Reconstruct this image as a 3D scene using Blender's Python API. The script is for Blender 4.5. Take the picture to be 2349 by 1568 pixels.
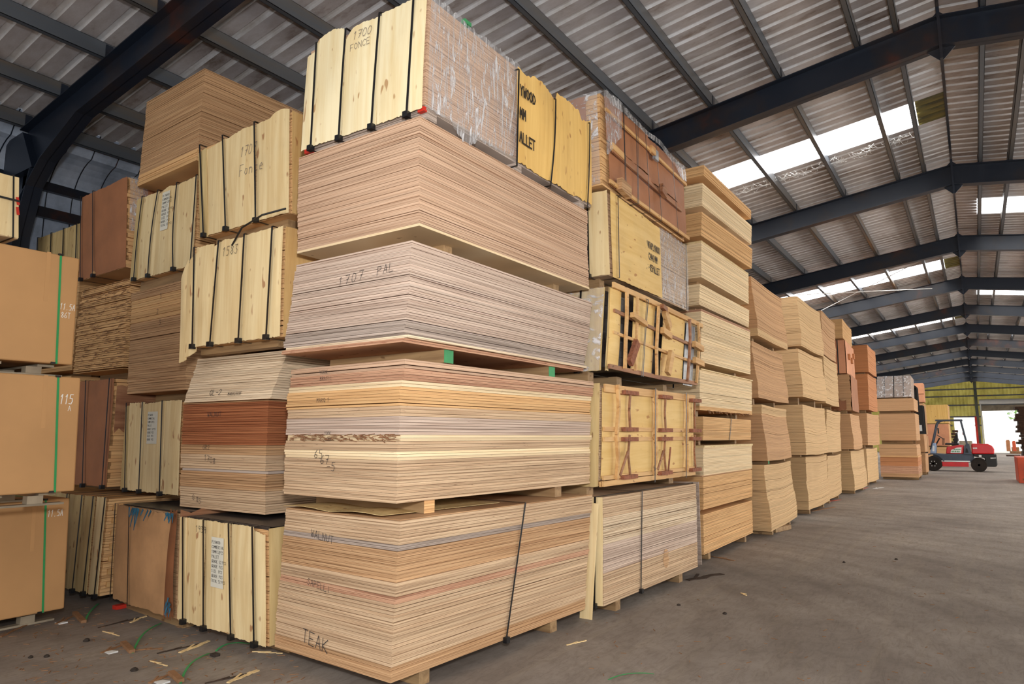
import bpy, math, random
from mathutils import Vector, Matrix, noise
random.seed(7)
SC = bpy.context.scene
for o in list(bpy.data.objects): bpy.data.objects.remove(o)
COL = SC.collection
PI = math.pi
# ------------------------------------------------------------ camera
CH = 1.6
YAW = math.radians(33.98); PITCH = math.radians(7.853)
cd = bpy.data.cameras.new('camera'); cam = bpy.data.objects.new('camera', cd); COL.objects.link(cam)
cam.location = (0, 0, CH); cam.rotation_euler = (PI/2+PITCH, 0, YAW)
cd.sensor_width = 36; cd.lens = 24.0; cd.clip_start = .05; cd.clip_end = 400
SC.camera = cam
# ------------------------------------------------------------ world: overcast daylight
W = bpy.data.worlds.new('world'); SC.world = W; W.use_nodes = True
nt = W.node_tree; bg = nt.nodes['Background']
tc = nt.nodes.new('ShaderNodeTexCoord'); sx = nt.nodes.new('ShaderNodeSeparateXYZ'); rp = nt.nodes.new('ShaderNodeValToRGB')
nt.links.new(tc.outputs['Generated'], sx.inputs[0]); nt.links.new(sx.outputs['Z'], rp.inputs[0])
rp.color_ramp.elements[0].position = .0; rp.color_ramp.elements[0].color = (.85, .83, .78, 1)
rp.color_ramp.elements[1].position = .05; rp.color_ramp.elements[1].color = (1, 1, 1, 1)
nt.links.new(rp.outputs[0], bg.inputs[0]); bg.inputs[1].default_value = 1.6
# ------------------------------------------------------------ lamps
def area(name, loc, target, sx_, sy_, power, color=(1, 1, 1), spread=180):
    L = bpy.data.lights.new(name, 'AREA'); L.shape = 'RECTANGLE'; L.size = sx_; L.size_y = sy_; L.energy = power; L.color = color
    L.spread = math.radians(spread)
    o = bpy.data.objects.new(name, L); COL.objects.link(o); o.location = loc
    o.rotation_euler = (Vector(target)-Vector(loc)).to_track_quat('-Z', 'Y').to_euler()
    return o
# the photographer's flash, just above and to the right of the camera
area('camera_flash', (0.35, -0.25, 2.25), (-3.0, 5.6, 3.8), .3, .3, 160, (.97, .98, 1), 138)
# added lamps imitating daylight from assumed openings, right and behind the camera
area('added_right_fill', (10.4, 27, 2.6), (-3, 27, 2.6), 42, 3.6, 2250, (1, .945, .86))
area('added_rear_fill', (2, -5.5, 3.0), (-4, 8, 2.5), 12, 4, 60, (1, .95, .90))
SC.view_settings.view_transform = 'Standard'; SC.view_settings.look = 'None'; SC.view_settings.gamma = 1
SC.view_settings.exposure = 0.0
try: SC.view_settings.use_curve_mapping = False
except Exception: pass
# ------------------------------------------------------------ pixel -> point on a horizontal plane (only to read plan positions)
FV = Vector((-math.sin(YAW)*math.cos(PITCH), math.cos(YAW)*math.cos(PITCH), math.sin(PITCH)))
RV = Vector((math.cos(YAW), math.sin(YAW), 0)); UV = RV.cross(FV)
def at(px, py, z=0.0):
    r = FV+RV*((px-1174.5)/1566)-UV*((py-784)/1566); t = (z-CH)/r.z
    return Vector((r.x*t, r.y*t, z))
# ------------------------------------------------------------ mesh helpers
class MB:
    def __init__(s): s.v = []; s.f = []; s.m = []; s.sm = False
    def add(s, vs, fs, mi=0):
        b = len(s.v); s.v += [tuple(v) for v in vs]
        for f in fs: s.f.append(tuple(b+i for i in f)); s.m.append(mi)
    def hexa(s, p, mi=0):      # p: 8 points, bottom loop then top loop
        s.add(p, [(0,3,2,1),(4,5,6,7),(0,1,5,4),(1,2,6,5),(2,3,7,6),(3,0,4,7)], mi)
    def box(s, a, b, mi=0):
        x0,y0,z0 = a; x1,y1,z1 = b
        s.hexa([(x0,y0,z0),(x1,y0,z0),(x1,y1,z0),(x0,y1,z0),(x0,y0,z1),(x1,y0,z1),(x1,y1,z1),(x0,y1,z1)], mi)
    def bar(s, p, q, wd, th, up=(0,0,1), mi=0, taper=1.0):
        p = Vector(p); q = Vector(q); d = (q-p).normalized(); up = Vector(up)
        sd = d.cross(up)
        if sd.length < 1e-4: sd = d.cross(Vector((1,0,0)))
        sd.normalize(); u = sd.cross(d).normalized()
        P = []
        for c, k in ((p,1), (q,taper)):
            P += [c-sd*wd/2*k-u*th/2*k, c+sd*wd/2*k-u*th/2*k, c+sd*wd/2*k+u*th/2*k, c-sd*wd/2*k+u*th/2*k]
        s.hexa(P, mi)
    def tube(s, pts, r, n=10, mi=0, cap=True):
        pts = [Vector(p) for p in pts]; base = len(s.v); prev = None
        for i, p in enumerate(pts):
            d = (pts[min(i+1, len(pts)-1)]-pts[max(i-1, 0)]).normalized()
            if prev is None:
                prev = d.orthogonal().normalized()
            prev = (prev-d*prev.dot(d)).normalized(); w = d.cross(prev)
            rr = r[i] if isinstance(r, (list, tuple)) else r
            for k in range(n):
                a = 2*PI*k/n; s.v.append(tuple(p+(prev*math.cos(a)+w*math.sin(a))*rr))
        for i in range(len(pts)-1):
            for k in range(n):
                a = base+i*n+k; b = base+i*n+(k+1) % n
                s.f.append((a, b, b+n, a+n)); s.m.append(mi)
        if cap:
            s.f.append(tuple(base+k for k in range(n))[::-1]); s.m.append(mi)
            e = base+(len(pts)-1)*n; s.f.append(tuple(e+k for k in range(n))); s.m.append(mi)
    def ribbon(s, pts, nrm, wd, th=.002, mi=0):
        # closed or open band: pts list of Vectors; nrm: list of outward normals
        for i in range(len(pts)-1):
            p, q = Vector(pts[i]), Vector(pts[i+1]); n = Vector(nrm[i]); d = (q-p)
            if d.length < 1e-6: continue
            sd = d.normalized().cross(n).normalized()*wd/2
            s.hexa([p-sd, p+sd, q+sd, q-sd, p-sd+n*th, p+sd+n*th, q+sd+n*th, q-sd+n*th], mi)
    def lathe(s, prof, c, axis='y', n=28, mi=0):
        # prof: (radius, offset along the axis)
        base = len(s.v); c = Vector(c)
        for r, h in prof:
            for k in range(n):
                a = 2*PI*k/n
                if axis == 'y': s.v.append((c.x+r*math.cos(a), c.y+h, c.z+r*math.sin(a)))
                elif axis == 'x': s.v.append((c.x+h, c.y+r*math.cos(a), c.z+r*math.sin(a)))
                else: s.v.append((c.x+r*math.cos(a), c.y+r*math.sin(a), c.z+h))
        for i in range(len(prof)-1):
            for k in range(n):
                a = base+i*n+k; b = base+i*n+(k+1) % n
                s.f.append((a, b, b+n, a+n)); s.m.append(mi)
        for e in (0, len(prof)-1):
            s.f.append(tuple(base+e*n+k for k in range(n))); s.m.append(mi)
    def split(s, name, mats, parent=None, **k):
        # one object per separate piece
        par = list(range(len(s.v)))
        def fd(i):
            while par[i] != i: par[i] = par[par[i]]; i = par[i]
            return i
        for f in s.f:
            for i in f[1:]: par[fd(i)] = fd(f[0])
        gr = {}
        for f, mi in zip(s.f, s.m): gr.setdefault(fd(f[0]), []).append((f, mi))
        out = []
        for fs in gr.values():
            m = MB(); mp = {}
            for f, mi in fs:
                q = []
                for i in f:
                    if i not in mp: mp[i] = len(m.v); m.v.append(s.v[i])
                    q.append(mp[i])
                m.f.append(tuple(q)); m.m.append(mi)
            out.append(m.build(name, mats, parent, **k))
        return out
    def build(s, name, mats, parent=None, smooth=False):
        me = bpy.data.meshes.new(name); me.from_pydata(s.v, [], s.f)
        if not isinstance(mats, (list, tuple)): mats = [mats]
        for m in mats: me.materials.append(m)
        if len(mats) > 1: me.polygons.foreach_set('material_index', s.m)
        if smooth: me.polygons.foreach_set('use_smooth', [True]*len(s.f))
        me.update()
        o = bpy.data.objects.new(name, me); COL.objects.link(o)
        if parent: o.parent = parent
        return o
def bevel(o, w=.004, seg=2):
    m = o.modifiers.new('bevel', 'BEVEL'); m.width = w; m.segments = seg; m.limit_method = 'ANGLE'; return o
def empty(name, loc=(0,0,0), rz=0):
    o = bpy.data.objects.new(name, None); COL.objects.link(o); o.location = loc; o.rotation_euler = (0,0,rz); o.empty_display_size = .1
    return o
def tag(o, label, cat, group=None, kind=None):
    o['label'] = label; o['category'] = cat
    if group: o['group'] = group
    if kind: o['kind'] = kind
    return o
def struct(o, label=None):
    o['kind'] = 'structure'
    if label: o['label'] = label
    return o
# ------------------------------------------------------------ materials
def lin(c):
    c = [x/255 for x in c]; return tuple((x/12.92 if x <= .04045 else ((x+.055)/1.055)**2.4) for x in c)+(1,)
MAT = {}
class NB:
    def __init__(s, name):
        s.m = bpy.data.materials.new(name); s.m.use_nodes = True; s.t = s.m.node_tree; s.p = s.t.nodes['Principled BSDF']; MAT[name] = s.m
    def n(s, t, **k):
        q = s.t.nodes.new('ShaderNode'+t)
        for a, b in k.items(): setattr(q, a, b)
        return q
    def l(s, a, b): s.t.links.new(a, b)
    def coords(s, which='Object', scale=(1,1,1), rnd=0):
        c = s.n('TexCoord'); out = c.outputs[which]
        if rnd:
            oi = s.n('ObjectInfo'); mu = s.n('Math', operation='MULTIPLY'); mu.inputs[1].default_value = rnd
            s.l(oi.outputs['Random'], mu.inputs[0]); ad = s.n('VectorMath', operation='ADD')
            s.l(out, ad.inputs[0]); s.l(mu.outputs[0], ad.inputs[1]); out = ad.outputs[0]
        mp = s.n('VectorMath', operation='MULTIPLY'); mp.inputs[1].default_value = scale; s.l(out, mp.inputs[0])
        return mp.outputs[0]
    def noise(s, vec, scale=1, detail=3, rough=.55, dist=0):
        q = s.n('TexNoise'); q.inputs['Scale'].default_value = scale; q.inputs['Detail'].default_value = detail
        q.inputs['Roughness'].default_value = rough; q.inputs['Distortion'].default_value = dist
        s.l(vec, q.inputs['Vector']); return q.outputs['Fac']
    def ramp(s, fac, stops):
        r = s.n('ValToRGB'); e = r.color_ramp.elements
        while len(e) < len(stops): e.new(.5)
        for i, (p, c) in enumerate(stops):
            e[i].position = p; e[i].color = c if len(c) == 4 else lin(c)
        s.l(fac, r.inputs[0]); return r.outputs[0]
    def mix(s, a, b, fac, mode='MIX'):
        q = s.n('MixRGB', blend_type=mode)
        for i, x in ((0, fac), (1, a), (2, b)):
            if hasattr(x, 'default_value') or hasattr(x, 'is_linked'): s.l(x, q.inputs[i])
            elif isinstance(x, (int, float)): q.inputs[i].default_value = x
            else: q.inputs[i].default_value = x if len(x) == 4 else lin(x)
        return q.outputs[0]
    def val(s, rng=(.85,1.15)):
        oi = s.n('ObjectInfo'); mr = s.n('MapRange'); mr.inputs[3].default_value = rng[0]; mr.inputs[4].default_value = rng[1]
        s.l(oi.outputs['Random'], mr.inputs[0]); return mr.outputs[0]
    def math(s, op, a, b):
        q = s.n('Math', operation=op)
        for i, x in ((0, a), (1, b)):
            if isinstance(x, (int, float)): q.inputs[i].default_value = x
            else: s.l(x, q.inputs[i])
        return q.outputs[0]
    def mulval(s, col, v):
        q = s.n('VectorMath', operation='SCALE'); s.l(col, q.inputs[0])
        if isinstance(v, (int, float)): q.inputs['Scale'].default_value = v
        else: s.l(v, q.inputs['Scale'])
        return q.outputs[0]
    def bump(s, fac, strength=.3, dist=.01):
        b = s.n('Bump'); b.inputs['Strength'].default_value = strength; b.inputs['Distance'].default_value = dist
        s.l(fac, b.inputs['Height']); s.l(b.outputs[0], s.p.inputs['Normal'])
    def done(s, col, rough=.7, metal=0, spec=.3):
        if isinstance(col, (tuple, list)): s.p.inputs['Base Color'].default_value = col if len(col) == 4 else lin(col)
        else: s.l(col, s.p.inputs['Base Color'])
        if isinstance(rough, (int, float)): s.p.inputs['Roughness'].default_value = rough
        else: s.l(rough, s.p.inputs['Roughness'])
        s.p.inputs['Metallic'].default_value = metal
        s.p.inputs['Specular IOR Level'].default_value = spec
        return s.m
def ply(name, light, dark, deepen=.8, speck=(96, 52, 34), spk=.70, pitch=.02, vary=.12):
    """edge of stacked sheets: thin plies, darker lines between the sheets, dark knots in the plies"""
    b = NB(name)
    v = b.coords('Object', (1.1, 1.1, 260), 37)
    a = b.noise(v, 1, 2, .5)
    deep = tuple(x*deepen for x in dark); col = b.ramp(a, [(.30, deep), (.42, dark), (.56, light)])
    big = b.noise(b.coords('Object', (.9, .9, 16), 11), 1, 3, .6)
    col = b.mix(col, b.mix(col, dark, .35), b.ramp(big, [(.48, (0,0,0)), (.72, (255,255,255))]))
    # value change from sheet to sheet
    z = b.n('SeparateXYZ'); b.l(b.coords('Object', (1,1,1)), z.inputs[0])
    fl = b.math('FLOOR', b.math('MULTIPLY', z.outputs[2], 1/pitch), 0)
    wn = b.n('TexWhiteNoise', noise_dimensions='1D'); b.l(fl, wn.inputs['W'])
    mr = b.n('MapRange'); mr.inputs[3].default_value = 1-vary*.55; mr.inputs[4].default_value = 1+vary*.55; b.l(wn.outputs[0], mr.inputs[0])
    col = b.mulval(col, b.math('MULTIPLY', mr.outputs[0], b.val((1-vary*.8, 1+vary*.7))))
    sp = b.noise(b.coords('Object', (13, 13, 170), 53), 1, 2, .4)
    col = b.mix(col, speck, b.ramp(sp, [(spk, (0,0,0)), (spk+.05, (190,190,190))]))
    return b.done(col, .72, 0, .2)
def veneer(name, base, grain, spot=(150, 92, 52), vert='z', rough=.6, dirt=.25):
    b = NB(name)
    sc = {'z': (16, 16, .9), 'y': (16, .9, 16), 'x': (.9, 16, 16)}[vert]
    g = b.noise(b.coords('Object', sc, 9), 1, 4, .6, .4)
    col = b.ramp(g, [(.35, grain), (.62, base)])
    k = b.noise(b.coords('Object', tuple(x*(.75 if x > 1 else 5) for x in sc), 21), 1.6, 1, .4)
    col = b.mix(col, spot, b.ramp(k, [(.70, (0,0,0)), (.75, (225,225,225))]))
    d = b.noise(b.coords('Object', (2.2, 2.2, 2.2), 5), 1, 4, .6)
    col = b.mix(col, b.mix(col, (140, 120, 90), .6), b.mulval(b.ramp(d, [(.5, (0,0,0)), (.75, (255,255,255))]), dirt*2))
    return b.done(col, rough, 0, .3)
def plain(name, c, rough=.6, metal=0, spec=.3, var=.12, sc=3):
    b = NB(name); n = b.noise(b.coords('Object', (sc, sc, sc), 7), 1, 4, .6)
    c2 = tuple(max(0, x*(1-var)) for x in c); c3 = tuple(min(255, x*(1+var*.6)) for x in c)
    return b.done(b.ramp(n, [(.3, c2), (.7, c3)]), rough, metal, spec)
ply('ply_tan', (216, 186, 151), (182, 148, 115))
ply('ply_pink', (212, 178, 149), (184, 147, 118), spk=.74)
ply('ply_greypink', (214, 191, 172), (184, 157, 138), spk=.76)
ply('ply_grey', (190, 172, 158), (150, 132, 118), spk=.8)
ply('ply_cream', (242, 218, 178), (230, 200, 156), .90, spk=.73)
ply('ply_pale', (238, 216, 184), (196, 168, 136), spk=.78)
ply('ply_gold', (228, 184, 130), (208, 160, 108), .85, spk=.74)
ply('ply_red', (176, 112, 74), (128, 70, 42), spk=.78)
ply('ply_rose', (206, 162, 130), (172, 124, 96), speck=(120, 40, 24), spk=.66)
ply('ply_brown', (206, 166, 124), (170, 128, 90), spk=.76)
ply('board_mdf', (200, 158, 116), (192, 150, 110), .93, spk=.9, pitch=.03, vary=.10)
ply('board_mdf_light', (212, 178, 132), (204, 168, 124), .93, spk=.9, pitch=.03, vary=.10)
ply('board_mdf_red', (196, 136, 92), (186, 126, 84), .93, spk=.9, pitch=.03, vary=.10)
veneer('veneer_white', (250, 234, 192), (238, 214, 162), (176, 122, 70), dirt=.06)
veneer('veneer_cream', (240, 216, 166), (226, 196, 142), (160, 100, 62), dirt=.12)
veneer('veneer_dull', (214, 188, 134), (194, 164, 110), (126, 84, 50), dirt=.3)
veneer('veneer_yellow', (232, 196, 128), (222, 182, 110), (170, 110, 60), 'y', dirt=.12)
veneer('veneer_ochre', (236, 194, 116), (224, 178, 100), (150, 84, 44), dirt=.12)
veneer('veneer_side', (216, 176, 116), (200, 156, 96), (150, 90, 50), dirt=.2)
veneer('batten_wood', (224, 180, 122), (198, 148, 92), (120, 74, 44), 'y', dirt=.25)
veneer('batten_dark', (170, 122, 88), (130, 84, 58), (90, 50, 30), 'y', dirt=.3)
veneer('bearer_wood', (168, 136, 96), (132, 102, 70), (100, 66, 40), 'x', dirt=.4)
plain('brown_board', (168, 112, 76), .55, var=.08)
plain('brown_board_dark', (132, 84, 54), .6, var=.12)
plain('paper_brown', (186, 142, 100), .65, var=.10)
plain('carton', (196, 150, 100), .6, var=.05, sc=1.2)
plain('carton_pink', (214, 150, 112), .6, var=.06)
plain('black_strap', (24, 24, 26), .35, 0, .5, 0)
plain('steel_strap', (90, 88, 86), .35, .7, .5, .2)
plain('green_strap', (40, 150, 84), .45, 0, .5, .05)
plain('black_plastic', (58, 52, 50), .4, 0, .5, .45, 14)
plain('grey_film', (150, 150, 152), .3, 0, .5, .3, 9)
plain('blue_plastic', (44, 104, 130), .4, 0, .5, .3, 8)
plain('label_paper', (226, 222, 206), .7, 0, .2, .03)
plain('ink', (66, 62, 62), .7, 0, .1, 0)
plain('pencil', (124, 112, 106), .7, 0, .1, 0)
plain('stencil_ink', (60, 52, 44), .7, 0, .1, .2, 40)
plain('chalk', (240, 238, 230), .8, 0, .1, 0)
plain('red_paint', (196, 50, 36), .5, 0, .3, .1)
plain('green_paint', (70, 150, 96), .6, 0, .3, .15)
plain('pallet_white', (164, 150, 128), .75, 0, .2, .15)
plain('block_brown', (150, 96, 72), .75, 0, .2, .2, 30)
plain('splinter_cream', (236, 206, 152), .7, 0, .2, .1, 10)
plain('splinter_brown', (150, 112, 80), .8, 0, .2, .15, 10)
plain('splinter_dark', (70, 56, 46), .8, 0, .2, .2, 10)
plain('paper_white', (226, 226, 222), .8, 0, .2, .03)
plain('stone', (62, 54, 48), .9, 0, .2, .3, 20)
plain('truck_red', (200, 30, 34), .28, 0, .5, .05)
plain('truck_grey', (72, 80, 92), .45, 0, .4, .08)
plain('truck_blue', (150, 170, 200), .45, 0, .4, .08)
plain('truck_black', (34, 34, 34), .5, 0, .4, .1)
plain('tyre', (44, 38, 34), .85, 0, .2, .2)
plain('white_paint', (232, 232, 228), .4, 0, .4, .02)
plain('barrier_red', (192, 78, 46), .5, 0, .4, .1)
plain('dark_timber', (66, 46, 34), .8, 0, .2, .3, 6)
plain('leaf_green', (150, 190, 120), .7, 0, .2, .3, 6)
b = NB('steel_beam')      # dark blue painted steel with rust blooms
n1 = b.noise(b.coords('Object', (.5, .5, .5)), 1, 5, .65); c = b.ramp(n1, [(.52, (29, 37, 51)), (.60, (44, 40, 44)), (.74, (104, 50, 26))])
b.done(c, .36, .1, .5)
b = NB('steel_beam_green')
n1 = b.noise(b.coords('Object', (1.5, 1.5, 1.5)), 1, 5, .65); c = b.ramp(n1, [(.4, (84, 92, 88)), (.66, (116, 118, 92))])
b.done(c, .5, .1, .4)
b = NB('purlin_steel')
n1 = b.noise(b.coords('Object', (3, .25, 3), 9), 1, 4, .6); c = b.ramp(n1, [(.40, (94, 100, 108)), (.56, (104, 100, 96)), (.72, (136, 104, 70))])
b.done(c, .42, .35, .5)
b = NB('roof_sheet')      # dusty, stained
n1 = b.noise(b.coords('Object', (1.1, 2.6, 1.1)), 1, 6, .7); n2 = b.noise(b.coords('Object', (.8, .12, .8)), 1, 3, .5)
c = b.ramp(n1, [(.30, (124, 108, 96)), (.45, (174, 167, 166)), (.66, (196, 193, 196))])
c = b.mix(c, (142, 112, 86), b.ramp(n2, [(.52, (0,0,0)), (.8, (130,130,130))]))
b.done(c, .6, .1, .3)
b = NB('roof_rib')
n1 = b.noise(b.coords('Object', (1.4, 2.6, 1.4)), 1, 6, .7)
b.done(b.ramp(n1, [(.3, (186, 180, 174)), (.6, (230, 230, 232))]), .5, .1, .4)
b = NB('wall_sheet')
n1 = b.noise(b.coords('Object', (1, 1.2, 1.0)), 1, 6, .7)
b.done(b.ramp(n1, [(.3, (140, 152, 170)), (.5, (180, 194, 214)), (.72, (214, 226, 244))]), .5, .2, .4)
b = NB('gable_sheet')     # yellowed translucent-looking sheeting
n1 = b.noise(b.coords('Object', (.9, 1, .7)), 1, 5, .7)
b.done(b.ramp(n1, [(.3, (196, 186, 118)), (.6, (226, 222, 160))]), .5, 0, .3)
tl_ = b.n('BsdfTranslucent'); b.l(b.ramp(n1, [(.3, (186, 178, 120)), (.6, (222, 214, 156))]), tl_.inputs[0]); mx = b.n('MixShader'); mx.inputs[0].default_value = .62
b.l(b.p.outputs[0], mx.inputs[1]); b.l(tl_.outputs[0], mx.inputs[2]); b.l(mx.outputs[0], b.t.nodes['Material Output'].inputs[0])
b = NB('yellow_sheet')
n1 = b.noise(b.coords('Object', (1.5, 6, 1.5)), 1, 4, .7)
b.done(b.ramp(n1, [(.3, (62, 54, 24)), (.7, (120, 108, 50))]), .5, 0, .3)
b = NB('skylight_panel')  # backlit by the sky
b.done((1, 1, 1, 1), .5); b.p.inputs['Emission Color'].default_value = (1, 1, 1, 1); b.p.inputs['Emission Strength'].default_value = 9
b = NB('concrete_floor')
ob = b.coords('Object', (1, 1, 1))
n1 = b.noise(ob, .55, 6, .62); n2 = b.noise(ob, 5, 6, .75)
st = b.noise(b.coords('Object', (5.5, .35, 1)), 1, 4, .6, .6)
rad = b.n('TexWave', wave_type='RINGS', rings_direction='Z'); rad.inputs['Scale'].default_value = .55; rad.inputs['Distortion'].default_value = 5; rad.inputs['Detail'].default_value = 3; rad.inputs['Detail Scale'].default_value = .6
mp = b.n('VectorMath', operation='ADD'); mp.inputs[1].default_value = (6.5, -4, 0); b.l(ob, mp.inputs[0]); b.l(mp.outputs[0], rad.inputs['Vector'])
c = b.ramp(n1, [(.32, (122, 112, 103)), (.55, (148, 138, 128)), (.74, (166, 155, 142))])
c = b.mix(c, (92, 78, 66), b.ramp(n2, [(.50, (0,0,0)), (.78, (170,170,170))]))
c = b.mix(c, (176, 162, 138), b.mulval(b.ramp(st, [(.50, (0,0,0)), (.72, (255,255,255))]), .18))
fine = b.noise(b.coords('Object', (9, 2.2, 1)), 1.6, 6, .8, 1.5); c = b.mix(c, (98, 86, 76), b.mulval(b.ramp(fine, [(.46, (0,0,0)), (.66, (255,255,255))]), .4))
tr2 = b.n('TexWave', wave_type='RINGS', rings_direction='Z', wave_profile='SIN'); tr2.inputs['Scale'].default_value = 1.9; tr2.inputs['Distortion'].default_value = 9; tr2.inputs['Detail'].default_value = 2; tr2.inputs['Detail Scale'].default_value = .35
mp2 = b.n('VectorMath', operation='ADD'); mp2.inputs[1].default_value = (-3.5, -11, 0); b.l(ob, mp2.inputs[0]); b.l(mp2.outputs[0], tr2.inputs['Vector'])
tread = b.noise(b.coords('Object', (14, 14, 1)), 1, 2, .5)
c = b.mix(c, (90, 78, 68), b.math('MULTIPLY', b.ramp(tr2.outputs[1], [(.80, (0,0,0)), (.95, (110,110,110))]), b.math('MULTIPLY', b.ramp(n1, [(.50, (0,0,0)), (.62, (255,255,255))]), b.ramp(tread, [(.42, (0,0,0)), (.6, (255,255,255))]))))
c = b.mix(c, (88, 74, 62), b.mulval(b.ramp(rad.outputs[1], [(.55, (0,0,0)), (.9, (255,255,255))]), .16))
b.bump(n2, .25, .01)
b.done(c, .8, 0, .25)
b = NB('yard_ground')
b.done((.75, .72, .66, 1), .9)
def film(name, lo=.30, hi=.9, sc=(1, 6.5, .9), milk=.35):
    b = NB(name); t = b.t
    v = b.coords('Object', (1,1,1)); mp = b.n('Mapping'); mp.inputs['Rotation'].default_value = (math.radians(24), 0, 0); mp.inputs['Scale'].default_value = sc
    b.l(v, mp.inputs[0]); a = b.noise(mp.outputs[0], 4.5, 5, .7, 1.2)
    fac = b.ramp(a, [(.42, (int(lo*255),)*3), (.53, (int(hi*110),)*3), (.62, (int(hi*255),)*3)])  # white streaks painted in for flash reflections along the milky wrinkles
    tr = b.n('BsdfTransparent'); b.p.inputs['Roughness'].default_value = .12; b.p.inputs['Base Color'].default_value = (.9, .88, .88, 1)
    b.p.inputs['Specular IOR Level'].default_value = .8
    b.bump(a, .9, .03)
    mx = b.n('MixShader'); b.l(fac, mx.inputs[0]); b.l(tr.outputs[0], mx.inputs[1]); b.l(b.p.outputs[0], mx.inputs[2])
    b.l(mx.outputs[0], t.nodes['Material Output'].inputs[0]); return b.m
film('clear_film'); film('clear_film_dense', .36, .9, (1, 8, 1.6))
M = MAT
# ============================================================ THE BUILDING
RIDGE = 7.30; SL = .137; BT = 7.08     # roof sheet height at the ridge, slope, top of the rafters at the ridge
YE = 82.0; Y0 = -4.0; EX = 10.75; WX = 11.0
m = MB(); m.box((-WX-.3, Y0-14, -.3), (WX+14, YE, 0)); struct(m.build('floor', M['concrete_floor']), 'grey dusty concrete floor with curved tyre marks')
m = MB(); m.box((-60, YE+.3, -.32), (60, YE+70, -.02)); struct(m.build('floor.001', M['yard_ground']), 'bright yard ground outside the far door')
SKY = {-1: [(12.95, 14.0), (25.5, 27.0), (37.6, 39.2), (49.6, 51.2), (61.6, 63.2), (67.5, 69.5), (73.5, 75.5)],
       1: [(19.3, 20.6), (31.4, 32.8), (43.4, 45.0), (55.4, 57.0), (61.4, 63.0), (67.5, 69.5), (73.5, 75.5)]}
wn = 0
for sd in (-1, 1):
    rf = MB(); rows = []
    y = Y0; P = .25
    prof = []      # (y, dz, crest flag of the strip that starts here)
    while y < YE:
        prof += [(y, 0, 0), (y+.168, 0, 1), (y+.180, .034, 1), (y+.236, .034, 1)]; y += P
    prof.append((y, 0, 0))
    def zr(x): return RIDGE-SL*abs(x)
    for i in range(len(prof)-1):
        ya, da, cf = prof[i]; yb, db, _ = prof[i+1]
        ym = (ya+yb)/2; cut = any(a <= ym <= b for a, b in SKY[sd])
        xe = .44 if cut else EX-.35
        segs = [(0, xe, 2 if (cut and sd < 0) else cf)]
        for xa, xb, mi in segs:
            A, B2 = sd*xa, sd*xb
            rf.add([(A, ya, zr(xa)+da), (B2, ya, zr(xb)+da), (B2, yb, zr(xb)+db), (A, yb, zr(xa)+db)], [(0, 1, 2, 3) if sd > 0 else (3, 2, 1, 0)], mi)
    struct(rf.build('ceiling', [M['roof_sheet'], M['roof_rib'], M['yellow_sheet']]), 'ribbed steel roof sheeting, %s slope' % ('left' if sd < 0 else 'right'))
    for a, b2 in SKY[sd]:
        wn += 1; s = MB(); yy = a
        n = int((b2-a)/P)+1
        for k in range(n):
            ya, yb = a+(b2-a)*k/n, a+(b2-a)*(k+1)/n; ym = ya+(yb-ya)*.75
            for p0, p1, d0, d1 in ((ya, ym, 0, 0), (ym, yb, .03, .03)):
                s.add([(sd*.45, p0, zr(.45)+d0), (sd*(EX-.4), p0, zr(EX-.4)+d0), (sd*(EX-.4), p1, zr(EX-.4)+d1), (sd*.45, p1, zr(.45)+d1)], [(0, 1, 2, 3)])
        o = struct(s.build('window_%d' % wn, M['skylight_panel']), 'blown-out white translucent roof light strip, %s slope' % ('left' if sd < 0 else 'right'))
# ridge flashing
m = MB(); m.box((-.02, Y0, RIDGE-.012), (.02, YE, RIDGE-.004)); struct(m.build('trim_1', M['steel_beam']), 'thin dark joint line along the roof ridge')
# left wall sheets with the curved eave, unseen right wall left open below to let light in
wl = MB(); y = Y0
def wallprof():
    pts = [(-WX, 0), (-WX, 4.95)]
    for k in range(1, 9):
        a = k/8*PI/2*.9; pts.append((-WX+.62*(1-math.cos(a)), 4.95+.68*math.sin(a)))
    pts.append((-(EX-.5), zr(EX-.5)+.03)); return pts
wp = wallprof()
while y < YE:
    for (ya, yb, off) in ((y, y+.34, 0), (y+.315, y+.33, -.006)):
        for i in range(len(wp)-1):
            (xa, za), (xb, zb) = wp[i], wp[i+1]
            wl.add([(xa-off, ya, za), (xa-off, yb, za), (xb-off, yb, zb), (xb-off, ya, zb)], [(0, 3, 2, 1)], 0 if off == 0 else 1)
    y += .34
struct(wl.build('wall_left', [M['wall_sheet'], M['steel_beam']]), 'blue-grey ribbed wall sheeting with curved eave at upper left')
wr = MB(); wr.box((WX, Y0, 4.6), (WX+.05, YE, 5.75)); wr.box((EX-.45, Y0, 5.72), (WX+.05, YE, 5.78)); wr.box((WX, 40, 0), (WX+.05, YE, 4.6))
struct(wr.build('wall_right', M['wall_sheet']), 'ribbed wall sheeting over an unseen right side left open for light')
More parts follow.
